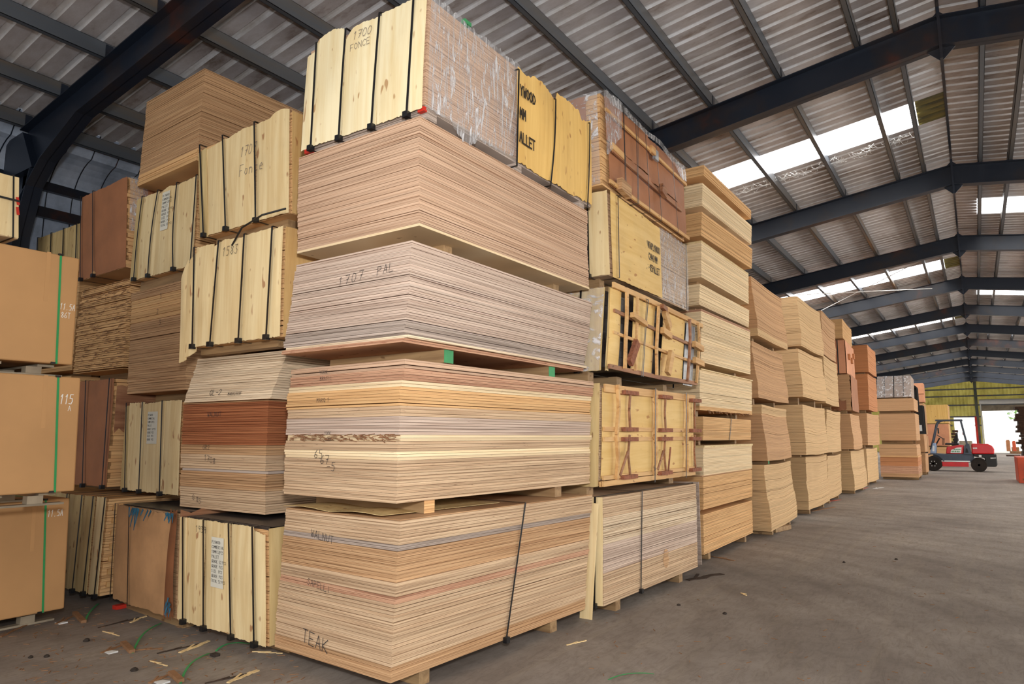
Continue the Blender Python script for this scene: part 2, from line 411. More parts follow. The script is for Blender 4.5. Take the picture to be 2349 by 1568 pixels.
# far gable
def gtop(x): return RIDGE-SL*abs(x)-.02
g = MB(); x = -WX; OPEN = [(-1.85, -.05, 0, 3.45), (.55, 5.2, 0, 4.55)]
while x < WX:
    for xa, xb, d in ((x, x+.24, 0), (x+.24, x+.30, .03)):
        xm = (xa+xb)/2; z0 = 0
        for o0, o1, zz0, zz1 in OPEN:
            if o0 <= xm <= o1: z0 = zz1
        g.box((xa, YE+d-.02, z0), (xb, YE+d+.02, gtop(xm)))
    x += .30
struct(g.build('wall_far', M['gable_sheet']), 'yellow-green ribbed gable wall at the far end')
g = MB()
for z in (2.6, 3.45, 4.6, 5.5, 6.2):
    xl = -WX+.2; spans = [(xl, WX-.2)]
    if z < 3.4: spans = [(xl, -1.9), (-.05, .5), (5.3, WX-.2)]
    elif z < 4.5: spans = [(xl, .5), (5.3, WX-.2)]
    for a, b2 in spans:
        a2 = max(a, -(RIDGE-z)/SL+.3); b3 = min(b2, (RIDGE-z)/SL-.3)
        g.box((a2, YE-.16, z), (b3, YE-.03, z+.13))
struct(g.build('trim_2', M['purlin_steel']), 'grey steel rails across the far gable wall')
g = MB(); g.box((.1, YE-.45, 0), (.36, YE-.18, 7.1)); struct(g.build('trim_3', M['steel_beam_green']), 'grey-green steel post in the middle of the far gable')
d1 = empty('door_1', (.5, YE-.4, 0)); struct(d1, 'raised white roller shutter over the far bright doorway')
g = MB(); g.lathe([(.24, 0), (.24, 4.9)], (-.05, -.05, 4.95), 'x', 20); g.build('roller_box', M['white_paint'], d1)
g = MB()
for k in range(6): g.box((.1, .28, 4.06+k*.10), (4.65, .32, 4.165+k*.10))
g.build('shutter_curtain', M['pallet_white'], d1)
for xx in (.5, 5.2):
    g = MB(); g.box((xx-.5, .2, 0), (xx-.4, .38, 4.7)); g.build('door_jamb', M['white_paint'], d1)
g = MB(); g.box((-.02, YE-.9, 0), (.16, YE-.7, 3.5)); tag(g.build('drain_pipe', M['red_paint']), 'red upright pipe standing before the far gable post', 'pipe')
# portal frames
def frame_parts(Y, root):
    for sd in (-1, 1):
        r = MB(); D = .42; fw = .10
        def top(x): return BT-SL*abs(x)
        # web, top and bottom flange; haunch towards the column
        st = [(0, D), (1.0, D-.0), (5, D), (8.7, D), (9.6, D+.25), (10.3, D+.72)]
        for (xa, da), (xb, db) in zip(st[:-1], st[1:]):
            A, B2 = sd*xa, sd*xb
            def q(x, z0, z1, y0, y1): return [(x, y0, z0), (x, y1, z0), (x, y1, z1), (x, y0, z1)]
            for (z0a, z1a, z0b, z1b, hy) in ((top(xa)-da, top(xa), top(xb)-db, top(xb), .006), (top(xa)-.014, top(xa), top(xb)-.014, top(xb), fw), (top(xa)-da, top(xa)-da+.014, top(xb)-db, top(xb)-db+.014, fw)):
                p = [(A, Y-hy, z0a), (B2, Y-hy, z0b), (B2, Y+hy, z0b), (A, Y+hy, z0a), (A, Y-hy, z1a), (B2, Y-hy, z1b), (B2, Y+hy, z1b), (A, Y+hy, z1a)]
                r.hexa(p)
        r.build('rafter', M['steel_beam'], root)
        c = MB(); xo = EX-.05
        for (za, ia), (zb, ib) in zip([(0, 10.42), (4.2, 10.18)], [(4.2, 10.18), (5.05, 9.85)]):
            for (x0a, x1a, x0b, x1b, hy) in ((ia, xo, ib, xo, .006), (xo-.014, xo, xo-.014, xo, fw), (ia, ia+.014, ib, ib+.014, fw)):
                pp = [(sd*x0a, Y-hy, za), (sd*x1a, Y-hy, za), (sd*x1a, Y+hy, za), (sd*x0a, Y+hy, za), (sd*x0b, Y-hy, zb), (sd*x1b, Y-hy, zb), (sd*x1b, Y+hy, zb), (sd*x0b, Y+hy, zb)]
                c.hexa(pp)
        c.hexa([(sd*9.8, Y-fw, 5.03), (sd*xo, Y-fw, 5.03), (sd*xo, Y+fw, 5.03), (sd*9.8, Y+fw, 5.03), (sd*10.2, Y-fw, 5.6), (sd*xo, Y-fw, 5.58), (sd*xo, Y+fw, 5.58), (sd*10.2, Y+fw, 5.6)])
        c.build('column', M['steel_beam'], root)
    a = MB()
    a.box((-.018, Y-.13, BT-.62), (.018, Y+.13, BT+.10))
    a.build('splice_plate', M['steel_beam'], root)
    a = MB()
    for sd in (-1, 1):
        for z0, z1, x1 in ((BT-.42, BT-.60, .16), (BT, BT+.09, .12)):
            a.add([(sd*.01, Y-.006, z0), (sd*x1, Y-.006, z0-SL*x1), (sd*.01, Y-.006, z1), (sd*.01, Y+.006, z0), (sd*x1, Y+.006, z0-SL*x1), (sd*.01, Y+.006, z1)], [(0,1,2),(3,5,4),(0,3,4,1),(1,4,5,2),(2,5,3,0)])
    a.split('gusset', M['steel_beam'], root)
    cl = MB()
    for sd in (-1, 1):
        for px in PX:
            zz = BT-SL*px
            a0, a1, a2 = sd*(px-.009), sd*(px-.002), sd*(px-.065)
            x0, x1 = min(a0, a1), max(a0, a1); cl.box((x0, Y-.085, zz+.012), (x1, Y-.005, zz+.17)); b_ = len(cl.v)-8
            x2, x3 = min(a2, a1), max(a2, a1); cl.add([(x2, Y-.085, zz+.012), (x3, Y-.085, zz+.012), (x3, Y-.005, zz+.012), (x2, Y-.005, zz+.012), (x2, Y-.085, zz+.004), (x3, Y-.085, zz+.004), (x3, Y-.005, zz+.004), (x2, Y-.005, zz+.004)], [(0,1,2,3), (7,6,5,4), (0,4,5,1), (2,6,7,3), (3,7,4,0), (1,5,6,2)])
            cl.f.append((b_, b_+1, b_+9)); cl.m.append(0)
    cl.split('purlin_cleat', M['steel_beam'], root)
PX = [.45, .93, 1.98, 3.0, 4.0, 5.0, 6.0, 7.0, 8.1, 9.2, 10.2]
FY = [3.6]+[10.1+6*k for k in range(12)]
ORD = ['nearest', 'second', 'third', 'fourth', 'fifth', 'sixth', 'seventh', 'eighth', 'ninth', 'tenth', 'eleventh', 'twelfth', 'thirteenth']
for i, Y in enumerate(FY):
    r = empty('portal_frame', (0, 0, 0)); frame_parts(Y, r)
    lab = ['dark blue steel portal frame crossing the top left corner, nearest the camera',
           'dark blue steel portal frame spanning above the broad near roof, second from camera'][i] if i < 2 else 'dark steel portal frame, %s counted from the camera down the aisle' % ORD[i]
    tag(r, lab, 'roof beam', 'portal frames carrying the roof')
side_n = {-1: 'left', 1: 'right'}
for sd in (-1, 1):
    for i, px in enumerate(PX):
        p = MB(); z = BT-SL*px+.003; hgt = .185
        def cs(x0, z0, x1, z1): p.box((min(sd*x0, sd*x1), Y0, z0), (max(sd*x0, sd*x1), YE-.1, z1))
        cs(px, z, px+.006, z+hgt); cs(px, z, px+.068, z+.005); cs(px, z+hgt-.005, px+.068, z+hgt); cs(px+.063, z, px+.068, z+.018)
        tag(p.build('purlin', M['purlin_steel']), 'long grey steel roof purlin, %s line %s of the ridge' % (['first','second','third','fourth','fifth','sixth','seventh','eighth','ninth','tenth','eleventh'][i], side_n[sd]), 'purlin', 'purlins under the roof sheets')
for z, w_ in ((5.12, .13), (4.72, .15)):
    p = MB(); p.box((-WX+.04, Y0, z), (-WX+.12, YE, z+w_)); tag(p.build('wall_rail', M['steel_beam']), 'dark steel rail along the left wall, %s of the two' % ('upper' if z > 5 else 'lower'), 'rail', 'rails on the left wall')
# thin bracing rods crossing below the roof of one far bay
for (a, b2, w_) in (((-4.3, 22.2, 5.95), (-.9, 27.8, 6.75), 'rising to the right'), ((-5.2, 27.6, 6.0), (-.6, 22.3, 6.72), 'running nearly level')):
    p = MB(); p.tube([a, b2], .012, 6); tag(p.build('bracing_rod', M['white_paint']), 'thin pale bracing rod under the roof, the one %s' % w_, 'rod', 'bracing rods of the third bay')
# ============================================================ SHEET BUNDLES
GEO = {
'A1':(-3.101,3.264,-3.38,1.216,2.286,0.096,1.081,0.045,0,-0.01,0.067),
'A2':(-3.128,3.299,-3.49,1.221,2.431,1.172,2.107,0.033,0.014,0.028,0.013),
'A3':(-3.014,3.221,-0.18,1.22,2.434,2.2,2.868,0.063,0.003,-0.062,0.098),
'A4':(-2.956,3.284,-0.3,1.24,2.387,2.978,3.743,-0.006,-0.016,0.011,0.008),
'A5':(-2.955,3.313,0.1,1.229,2.422,3.807,4.674,0.008,0.018,0.002,-0.017),
'B1':(-2.881,5.578,-1.74,1.22,2.44,0.099,1.049,0.01,0.006,0,-0.001),
'B2':(-2.928,5.672,-0.62,1.22,2.453,1.136,2.092,0.03,0.015,0,0.001),
'B3':(-2.909,5.801,2.04,1.22,2.607,2.214,3.018,0.057,0.005,0,0.046),
'B4':(-2.904,6.028,0.95,1.22,2.365,3.183,4.073,-0.007,-0.015,0,0.029),
'B5':(-2.893,5.891,0.73,1.22,2.405,4.078,5.043,-0.009,-0.004,0,0.001),
'C1':(-3.006,8.857,0.56,1.22,2.421,0.098,0.597,0.006,0.002,0,0.0),
'C2':(-3.043,9.002,0.12,1.22,2.397,0.645,1.481,0.03,0.01,0,0.001),
'C3':(-2.999,8.963,0.65,1.22,2.432,1.544,1.861,0.014,0.002,0,0.008),
'C4':(-3.03,8.968,-1.0,1.22,2.422,1.946,2.504,0.019,0.006,0,0.003),
'C5':(-3.034,9.094,-0.98,1.22,2.339,2.601,3.335,0.03,0.014,0,-0.015),
'C6':(-2.993,8.998,-0.4,1.22,2.411,3.374,3.664,0.021,0.01,0,-0.01),
'C7':(-2.983,9.102,-0.27,1.22,2.348,3.775,4.296,0.018,0.007,0,-0.002),
'C8':(-2.964,9.098,-1.66,1.22,2.354,4.366,4.706,0.023,0.009,0,-0.002),
'C9':(-2.92,9.056,-0.94,1.22,2.39,4.774,5.103,0.019,0.007,0,-0.002),
'C10':(-2.887,9.088,-0.41,1.22,2.377,5.219,5.37,0.009,0.004,0,-0.003),
'D1':(-2.852,11.586,2.35,1.22,2.391,0.094,1.136,-0.01,-0,0,-0.009),
'D2':(-2.914,11.822,3.21,1.22,2.42,1.194,2.127,-0.01,-0.001,0,-0.004),
'D3':(-2.995,11.776,1.06,1.22,2.439,2.241,3.204,-0.006,-0.002,0,0.0),
'D4':(-2.979,11.865,0.73,1.22,2.372,3.299,4.338,-0.011,-0.004,0,0.004),
'E1':(-2.97,15.175,0.28,1.22,2.468,0.111,1.181,0.035,0.006,0,0.001),
'E2':(-2.887,14.79,0.04,1.22,2.44,1.229,2.237,0.047,0.009,0,0.001),
'E3':(-2.881,14.797,-0.97,1.22,2.44,2.396,3.382,0.014,0.003,0,-0.002),
'E4':(-2.869,14.856,-0.53,1.22,2.381,3.444,4.488,0.034,0.007,0,-0.002),
'F1':(-3.018,17.887,1.79,1.22,2.445,0.106,1.135,0.027,0.003,0,0.002),
'F2':(-2.927,17.6,1.61,1.22,2.427,1.221,2.236,0.032,0.004,0,0.001),
'F3':(-2.899,17.609,1.78,1.22,2.427,2.377,3.518,0.008,0.001,0,-0.001),
'F4':(-2.91,17.648,1.72,1.22,2.395,3.571,4.613,0.02,0.003,0,-0.003),
'G1':(-2.941,21.309,-0.68,1.22,2.447,0.105,1.194,0.015,0.002,0,0.0),
'G2':(-2.847,21.002,2.03,1.22,2.434,1.25,2.222,0.017,0.002,0,-0.001),
'G3':(-2.812,21.024,3.47,1.22,2.424,2.312,3.316,0.008,0.001,0,-0.002),
'G4':(-2.889,21.011,2.65,1.22,2.425,3.346,4.282,0.007,0.001,0,-0.001),
'G5':(-2.916,21.031,2.09,1.22,2.411,4.344,4.899,0.009,0.001,0,-0.002),
'H1':(-3.038,25.214,-1.34,1.22,2.452,0.103,1.2,0.025,0.003,0,0.002),
'H2':(-2.931,24.956,-2.0,1.22,2.45,1.317,2.344,0.026,0.004,0,0.003),
'H3':(-2.832,25.016,0.21,1.22,2.43,2.452,3.635,0.025,0.003,0,-0.0),
'H4':(-2.773,25.045,0.56,1.22,2.422,3.697,4.597,0.011,0.001,0,-0.001),
'P1':(-4.312,3.311,-3.2,1.225,2.44,0.1,0.931,-0.03,-0.03,-0.035,0.0),
'P2':(-4.829,3.585,0.44,1.209,2.44,0.965,1.914,-0.005,-0.012,0.019,0.0),
'P2b':(-4.614,3.424,0.74,1.215,2.44,1.906,2.292,0.04,0.032,0.053,0.0),
'P3':(-4.374,3.324,0.08,1.223,2.44,2.357,3.237,-0.006,-0.015,0.019,0.0),
'P4':(-4.568,3.501,-0.57,1.215,2.44,3.43,4.322,-0.01,-0.033,0.051,0.0),
'Q1':(-5.643,3.367,-4.37,1.188,2.44,0.096,1.001,-0.014,-0.021,-0.017,0.0),
'Q2':(-6.282,3.712,-4.36,1.204,2.44,1.028,1.946,-0.015,-0.02,-0.03,0.0),
'Q3':(-6.32,3.719,-2.42,1.202,2.44,2.047,3.137,-0.028,-0.038,-0.044,0.0),
'Q4':(-6.353,3.744,-1.23,1.202,2.44,3.285,4.218,-0.003,0,-0.019,0.0),
'Q5':(-6.254,3.646,-2.46,1.222,2.44,4.323,5.323,0.006,0.014,-0.006,0.0),
'R1':(-7.066,3.433,-0,1.22,2.44,0.086,1.036,0.004,0.009,0,0.0),
'R2':(-7.624,3.7,-0,1.22,2.44,1.032,2.213,0.001,0.002,0,0.0),
'R3':(-7.679,3.79,-0.71,1.194,2.44,2.334,3.343,-0.005,-0.002,-0.024,0.0),
'R4':(-7.676,3.745,-2.47,1.2,2.44,3.458,4.497,-0.024,-0.045,-0.031,0.0),
'S4':(-9.294,3.966,-0.01,1.218,2.44,3.674,4.297,-0.01,-0.027,0.01,0.0),
'U1':(-6.711,0.537,0.76,1.22,2.45,0.102,1.06,-0.007,-0.015,0,-0.015),
'U2':(-6.024,0.234,0.02,1.22,2.437,1.161,2.076,-0.005,-0.012,0,-0.012),
'U3':(-6.06,0.156,0.06,1.22,2.434,2.17,3.065,-0.003,-0.007,0,-0.007),
'T':(-6.084,-0.299,0.08,1.22,2.428,3.123,3.61,-0.006,-0.018,0,-0.018),
'I1':(-1.855,29.407,0.62,1.227,2.435,0.097,1.293,0.01,0,0.004,0.0),
'I2':(-1.901,30.363,0.44,1.226,2.438,1.436,2.475,0.008,0.001,-0.003,-0.0),
'I3':(-1.898,30.249,0.27,1.231,2.433,2.575,3.042,0.011,0.001,0.001,-0.0),
'I4':(-2.009,31.125,1.25,1.201,2.42,3.134,3.986,0.032,0.003,-0.03,-0.001),
'K1':(-1.224,44.257,-0.29,1.164,2.44,1.084,2.26,0.014,0.001,-0.032,0.0),
'K2':(-1.193,44.271,-0.3,1.161,2.44,2.289,3.31,0.007,0.001,-0.033,0.0),
'J1':(-1.842,33.439,-3.82,0.8,0.851,0.1,0.889,0.018,0.002,0,0.005),
'J2':(-1.815,33.462,-3.19,0.8,0.838,0.936,1.692,-0.005,-0.001,0,0.003),
'J4':(-1.695,33.489,-1.54,0.8,0.817,3.021,3.834,0.007,0.001,0,0.001),
}
GEO['P2'] = (-4.80, 3.56, .44, 1.21, 2.44, .975, 1.900, -.005, -.012, .019, 0)
GEO['P2b'] = (-4.72, 3.50, .74, 1.215, 2.44, 1.902, 2.300, .11, .07, .04, 0)
GEO['R2'] = (-7.624, 3.70, 0, 1.22, 2.44, 1.070, 2.213, 0, 0, 0, 0)
GEO['B4'] = GEO['B4'][:6]+(4.045,)+GEO['B4'][7:]
GEO['B5'] = GEO['B5'][:5]+(4.075,)+GEO['B5'][6:]
GEO['Q2'] = GEO['Q2'][:5]+(1.045,)+GEO['Q2'][6:]
def geo(k, **kw):
    n = dict(x=0, y=1, th=2, w=3, l=4, z0=5, z1=6, dx=7, dy=8, dw=9, dl=10); g = list(GEO[k])
    for a, v in kw.items(): g[n[a]] = v
    GEO[k] = tuple(g)
geo('B1', x=-2.87, y=5.72, l=2.30); geo('B2', x=-2.925, y=5.775, th=-1.3, l=2.34); geo('A2', l=2.40); geo('P1', x=-4.35); geo('R1', z1=1.01); geo('B3', x=-2.90, y=5.83, th=.6, l=2.52); geo('Q1', z1=.967)
for k_ in ('J1', 'J2'): geo(k_, y=GEO[k_][1]+.14)
GEO['K0'] = (-1.22, 44.25, 0, 1.2, 2.44, .10, 1.02, 0, 0, 0, 0)
GEO['J3'] = (-2.06, 40.4, 0, .97, .97, .10, 1.62, 0, 0, 0, 0)
GEO['J5'] = (-2.06, 40.4, 0, .97, .97, 1.69, 3.24, 0, 0, 0, 0)
GEO['J4'] = (-2.05, 40.4, 0, .97, .97, 3.31, 4.28, 0, 0, 0, 0)
for i, (a, b2) in enumerate(((.1, 1.15), (1.22, 2.35), (2.42, 3.60))): GEO['S%d' % (i+1)] = (-9.3, 3.97, 0, 1.2, 2.44, a, b2, 0, 0, 0, 0)
class Bundle:
    def __init__(s, key, name, label, cat='bundle', group=None, sag=0, bulge=0):
        x, y, th, s.w, s.l, z0, z1, s.dx, s.dy, s.dw, s.dl = GEO[key]
        s.key = key; s.h = z1-z0; s.z0 = z0; s.z1 = z1; s.x = x; s.y = y
        s.root = empty(name, (x, y, z0), math.radians(th)); tag(s.root, label, cat, group)
        s.sag = sag; s.bulge = bulge
        s.rnd = random.Random(sum(ord(c)*(i+3) for i, c in enumerate(key)))
    def P(s, u, v, t, ox=0, oy=0):
        """u: 0 at the near aisle corner .. 1 away from the aisle; v: 0 front .. 1 back; t: height fraction"""
        z = t*s.h
        if s.sag:
            k = math.sin(PI*v*2.0+1.2)*.5-.5; z += s.sag*k*(0.4+.6*math.sin(PI*min(1, t)))
        bx = s.bulge*math.sin(PI*t*1.3+1.0) if s.bulge else 0
        return (s.dx*t-u*(s.w+s.dw*t)+ox+bx, s.dy*t+v*(s.l+s.dl*t)+oy, z)
    def sheet(s, m, t0, t1, ox, oy, n=1, u1=1, v1=1):
        for k in range(n):
            va, vb = v1*k/n, v1*(k+1)/n
            p = [s.P(0, va, t0, ox, oy), s.P(0, vb, t0, ox, oy), s.P(u1, vb, t0, ox, oy), s.P(u1, va, t0, ox, oy)]
            p += [s.P(0, va, t1, ox, oy), s.P(0, vb, t1, ox, oy), s.P(u1, vb, t1, ox, oy), s.P(u1, va, t1, ox, oy)]
            b = len(m.v); m.v += p
            F = [(0,1,2,3),(4,7,6,5),(0,4,5,1),(3,2,6,7)]
            if k == 0: F.append((0,3,7,4))
            if k == n-1: F.append((1,5,6,2))
            for f in F: m.f.append(tuple(b+i for i in f)); m.m.append(0)
    def sheets(s, bands, thick=.020, gap=.0020, jit=.003, merged=False, n=None, ta=0, tb=1, name='plywood_sheet', wave=0):
        """bands: (top fraction, material, ox, oy) from the bottom up"""
        r = s.rnd; z = ta*s.h; end = tb*s.h; n = n or (8 if s.sag else 1); mm = {}; bi = 0; cnt = 0
        wx = wy = 0
        while z < end-.004:
            th = thick*r.choice((.9, 1, 1, 1.12)) if thick < .03 else thick*r.uniform(.7, 1.4)
            th = min(th, end-z)
            if end-z-th < .008: th = end-z
            while bi < len(bands)-1 and (z+th/2)/s.h > bands[bi][0]: bi += 1
            _, mat, bx, by = bands[bi]
            wx += r.uniform(-1, 1)*wave; wy += r.uniform(-1, 1)*wave; wx *= .9; wy *= .9
            ox, oy = bx+wx+r.uniform(-jit, jit), by+wy+r.uniform(-jit, jit)
            if merged: m = mm.setdefault(mat, MB())
            else: m = MB()
            g = gap*(3 if r.random() < .06 else 1)
            s.sheet(m, z/s.h, (z+th-g)/s.h, ox, oy, n)
            if not merged: m.build(name, M[mat], s.root)
            z += th; cnt += 1
        for mat, m in mm.items(): m.build(name+'s', M[mat], s.root)
    # points on the outside faces
    def S(s, face, a, t, off):
        if face == 'front': x, y, z = s.P(a, 0, t); return Vector((x, y-off, z))
        x, y, z = s.P(0, a, t); return Vector((x+off, y, z))
    def panel(s, face, a0, a1, mat, top=None, bot=None, off=.004, th=.004, bow=.01, name='cover_panel', nu=26, nv=10, seed=0, rag=.006, parent=None, buck=.012):
        top = top or [(a0, 1.0), (a1, 1.0)]; bot = bot or [(a0, 0.0), (a1, 0.0)]
        def ev(pl, a):
            if a <= pl[0][0]: return pl[0][1]
            for (xa, ya), (xb, yb) in zip(pl[:-1], pl[1:]):
                if xa <= a <= xb: return ya+(yb-ya)*(a-xa)/max(1e-6, xb-xa)
            return pl[-1][1]
        m = MB(); r = random.Random(seed+len(name)+int(a0*100)); cols = []
        W = s.w if face == 'front' else s.l
        for i in range(nu+1):
            a = a0+(a1-a0)*i/nu; t1 = ev(top, a)+r.uniform(-rag, rag*.6)/s.h; t0 = ev(bot, a)+r.uniform(-rag*.6, rag)/s.h
            row = []
            for j in range(nv+1):
                t = t0+(t1-t0)*j/nv
                d = off+buck*(noise.noise(Vector((a*W*3.1+seed, t*1.3, seed*1.7)))+.55)+bow*math.sin(PI*(a-a0)/(a1-a0))*math.sin(PI*max(0, min(1, t)))
                row.append((a, t, max(.002, d)))
            cols.append(row)
        for layer in (0, 1):
            for row in cols:
                for a, t, d in row: m.v.append(tuple(s.S(face, a, t, d+(th if layer else 0))))
        N = (nu+1)*(nv+1)
        def idx(i, j, l): return l*N+i*(nv+1)+j
        flip = face == 'side'
        for i in range(nu):
            for j in range(nv):
                q = (idx(i, j, 1), idx(i+1, j, 1), idx(i+1, j+1, 1), idx(i, j+1, 1)); w = (idx(i, j, 0), idx(i, j+1, 0), idx(i+1, j+1, 0), idx(i+1, j, 0))
                m.f += [q if flip else q[::-1], w if flip else w[::-1]]; m.m += [0, 0]
        for i in range(nu):
            for j in (0, nv):
                q = (idx(i, j, 0), idx(i+1, j, 0), idx(i+1, j, 1), idx(i, j, 1)); m.f.append(q); m.m.append(0)
        for j in range(nv):
            for i in (0, nu):
                q = (idx(i, j, 0), idx(i, j+1, 0), idx(i, j+1, 1), idx(i, j, 1)); m.f.append(q); m.m.append(0)
        return m.build(name, M[mat], parent or s.root)
    def strap(s, face, ab, at_, wd=.019, mat='black_strap', off=.03, bow=0, clip=True, name='strap', t0=-.006, t1=1.004, th=.002):
        """band round the bundle; ab, at_: position along the face at bottom and top"""
        m = MB(); pts = []; nr = []; other = 'v' if face == 'front' else 'u'; nn = Vector((0, -1, 0)) if face == 'front' else Vector((1, 0, 0))
        for k in range(11):
            t = t0+(t1-t0)*k/10; a = ab+(at_-ab)*k/10+bow*math.sin(PI*k/10)
            pts.append(s.S(face, a, t, off)); nr.append(nn)
        D = (s.l if face == 'front' else s.w)
        back = -1
        e = pts[-1].copy(); bk = e.copy()
        if face == 'front': bk.y += D+2*off
        else: bk.x -= D+2*off
        lo = pts[0].copy(); lb = lo.copy()
        if face == 'front': lb.y += D+2*off
        else: lb.x -= D+2*off
        nr[-1] = Vector((0, 0, 1)); pts.append(bk); nr.append(-nn); pts.append(lb); nr.append(Vector((0, 0, -1))); pts.append(lo.copy()); nr.append(nn)
        m.ribbon(pts, nr, wd, th)
        o = m.build(name, M[mat], s.root)
        if clip:
            for p in (pts[0],):
                c = MB(); c.box((p.x-.022-(.0 if face == 'front' else -.01), p.y-.02, p.z-.012), (p.x+.022, p.y+.02, p.z+.03)); c.build('strap_clip', M[mat], o)
        return o
    def write(s, face, a, t, text, size, mat='ink', off=.008, wt=.1, slant=0, lean=0, gapx=.25, name='writing', aspect=.62):
        W = s.w if face == 'front' else s.l; sgn = -1 if face == 'front' else 1
        m = MB(); cx_ = 0
        for ch in text:
            if ch == ' ': cx_ += aspect*.8; continue
            for st in GL.get(ch, GL['-']):
                for (x0, y0), (x1, y1) in zip(st[:-1], st[1:]):
                    A = []
                    for xx, yy in ((x0, y0), (x1, y1)):
                        px = (cx_+xx*aspect+yy*slant)*size; py = (yy+lean*(cx_+xx*aspect))*size
                        A.append(s.S(face, a+sgn*px/W, t+py/s.h, off))
                    nn = Vector((0, -1, 0)) if face == 'front' else Vector((1, 0, 0))
                    d = (A[1]-A[0]).normalized()*size*wt*.4
                    m.ribbon([A[0]-d, A[1]+d], [nn, nn], size*wt, .0008)
            cx_ += aspect+gapx
        return m.build(name, M[mat], s.root)
# stroke letters on a unit box
GL = {
'0': [[(.2,0),(0,.3),(0,.7),(.3,1),(.8,.9),(1,.6),(.9,.2),(.6,0),(.2,0)]], '1': [[(.2,.75),(.55,1),(.5,0)]], '2': [[(0,.8),(.4,1),(.9,.85),(.8,.55),(0,0),(1,0)]],
'3': [[(0,.95),(.8,1),(.4,.6),(.9,.35),(.6,0),(0,.08)]], '4': [[(.7,0),(.7,1),(0,.35),(1,.35)]], '5': [[(.9,1),(.15,1),(.1,.6),(.7,.6),(.9,.3),(.6,0),(0,.05)]],
'6': [[(.8,1),(.2,.6),(0,.25),(.3,0),(.8,.1),(.8,.4),(.1,.45)]], '7': [[(0,1),(1,1),(.4,0)],[(.3,.5),(.85,.55)]], '8': [[(.5,.55),(.1,.8),(.5,1),(.9,.8),(.1,.25),(.5,0),(.95,.25),(.5,.55)]],
'9': [[(.9,.7),(.5,.45),(.1,.7),(.4,1),(.9,.85),(.8,0)]], '-': [[(.1,.5),(.9,.5)]], '.': [[(.4,0),(.5,.05)]], ':': [[(.5,.2),(.5,.28)],[(.5,.7),(.5,.78)]],
'A': [[(0,0),(.5,1),(1,0)],[(.2,.4),(.8,.4)]], 'B': [[(0,0),(0,1),(.7,.95),(.8,.7),(.1,.52),(.9,.35),(.8,.05),(0,0)]], 'C': [[(1,.85),(.5,1),(0,.6),(.1,.15),(.6,0),(1,.15)]],
'D': [[(0,0),(0,1),(.7,.85),(1,.5),(.7,.1),(0,0)]], 'E': [[(1,1),(0,1),(0,0),(1,0)],[(0,.5),(.8,.5)]], 'F': [[(1,1),(0,1),(0,0)],[(0,.5),(.7,.5)]],
'G': [[(1,.85),(.5,1),(0,.6),(.1,.15),(.6,0),(1,.2),(1,.5),(.6,.5)]], 'H': [[(0,0),(0,1)],[(1,0),(1,1)],[(0,.5),(1,.5)]], 'I': [[(.5,0),(.5,1)]], 'K': [[(0,0),(0,1)],[(1,1),(0,.45),(1,0)]],
'L': [[(0,1),(0,0),(1,0)]], 'M': [[(0,0),(.1,1),(.5,.4),(.9,1),(1,0)]], 'N': [[(0,0),(0,1),(1,0),(1,1)]], 'O': [[(.5,0),(0,.3),(.05,.8),(.5,1),(.95,.7),(.95,.25),(.5,0)]],
'P': [[(0,0),(0,1),(.8,.95),(.9,.65),(0,.5)]], 'Q': [[(.5,0),(0,.3),(.05,.8),(.5,1),(.95,.7),(.95,.25),(.5,0)],[(.6,.3),(1,-.1)]], 'R': [[(0,0),(0,1),(.8,.95),(.9,.65),(0,.5),(1,0)]],
'S': [[(.95,.9),(.4,1),(.05,.75),(.9,.35),(.6,0),(0,.1)]], 'T': [[(0,1),(1,1)],[(.5,1),(.5,0)]], 'U': [[(0,1),(.05,.2),(.5,0),(.95,.2),(1,1)]], 'W': [[(0,1),(.25,0),(.5,.6),(.75,0),(1,1)]],
'V': [[(0,1),(.5,0),(1,1)]], 'X': [[(0,0),(1,1)],[(0,1),(1,0)]], 'Y': [[(0,1),(.5,.5),(1,1)],[(.5,.5),(.5,0)]], 'Z': [[(0,1),(1,1),(0,0),(1,0)]],
'r': [[(.1,0),(.1,.6),(.7,.55)]], 'o': [[(.5,0),(.1,.2),(.3,.55),(.8,.5),(.8,.1),(.5,0)]], 'n': [[(0,0),(0,.55)],[(0,.4),(.4,.55),(.8,.4),(.85,0)]], 'c': [[(.9,.5),(.3,.55),(.1,.2),(.5,0),(.9,.1)]],
'e': [[(.1,.3),(.9,.35),(.6,.58),(.1,.4),(.2,.05),(.9,.05)]], 'i': [[(.5,0),(.5,.5)]], 'l': [[(.4,1),(.4,0),(.7,0)]], 'a': [[(.8,.5),(.2,.5),(.1,.1),(.7,.1),(.85,.5),(.9,0)]], 't': [[(.4,.95),(.4,0),(.7,0)],[(0,.6),(.8,.6)]],
'm': [[(0,0),(0,.55),(.4,.5),(.45,0)],[(.45,.45),(.9,.5),(.95,0)]],
}
BZ = {}
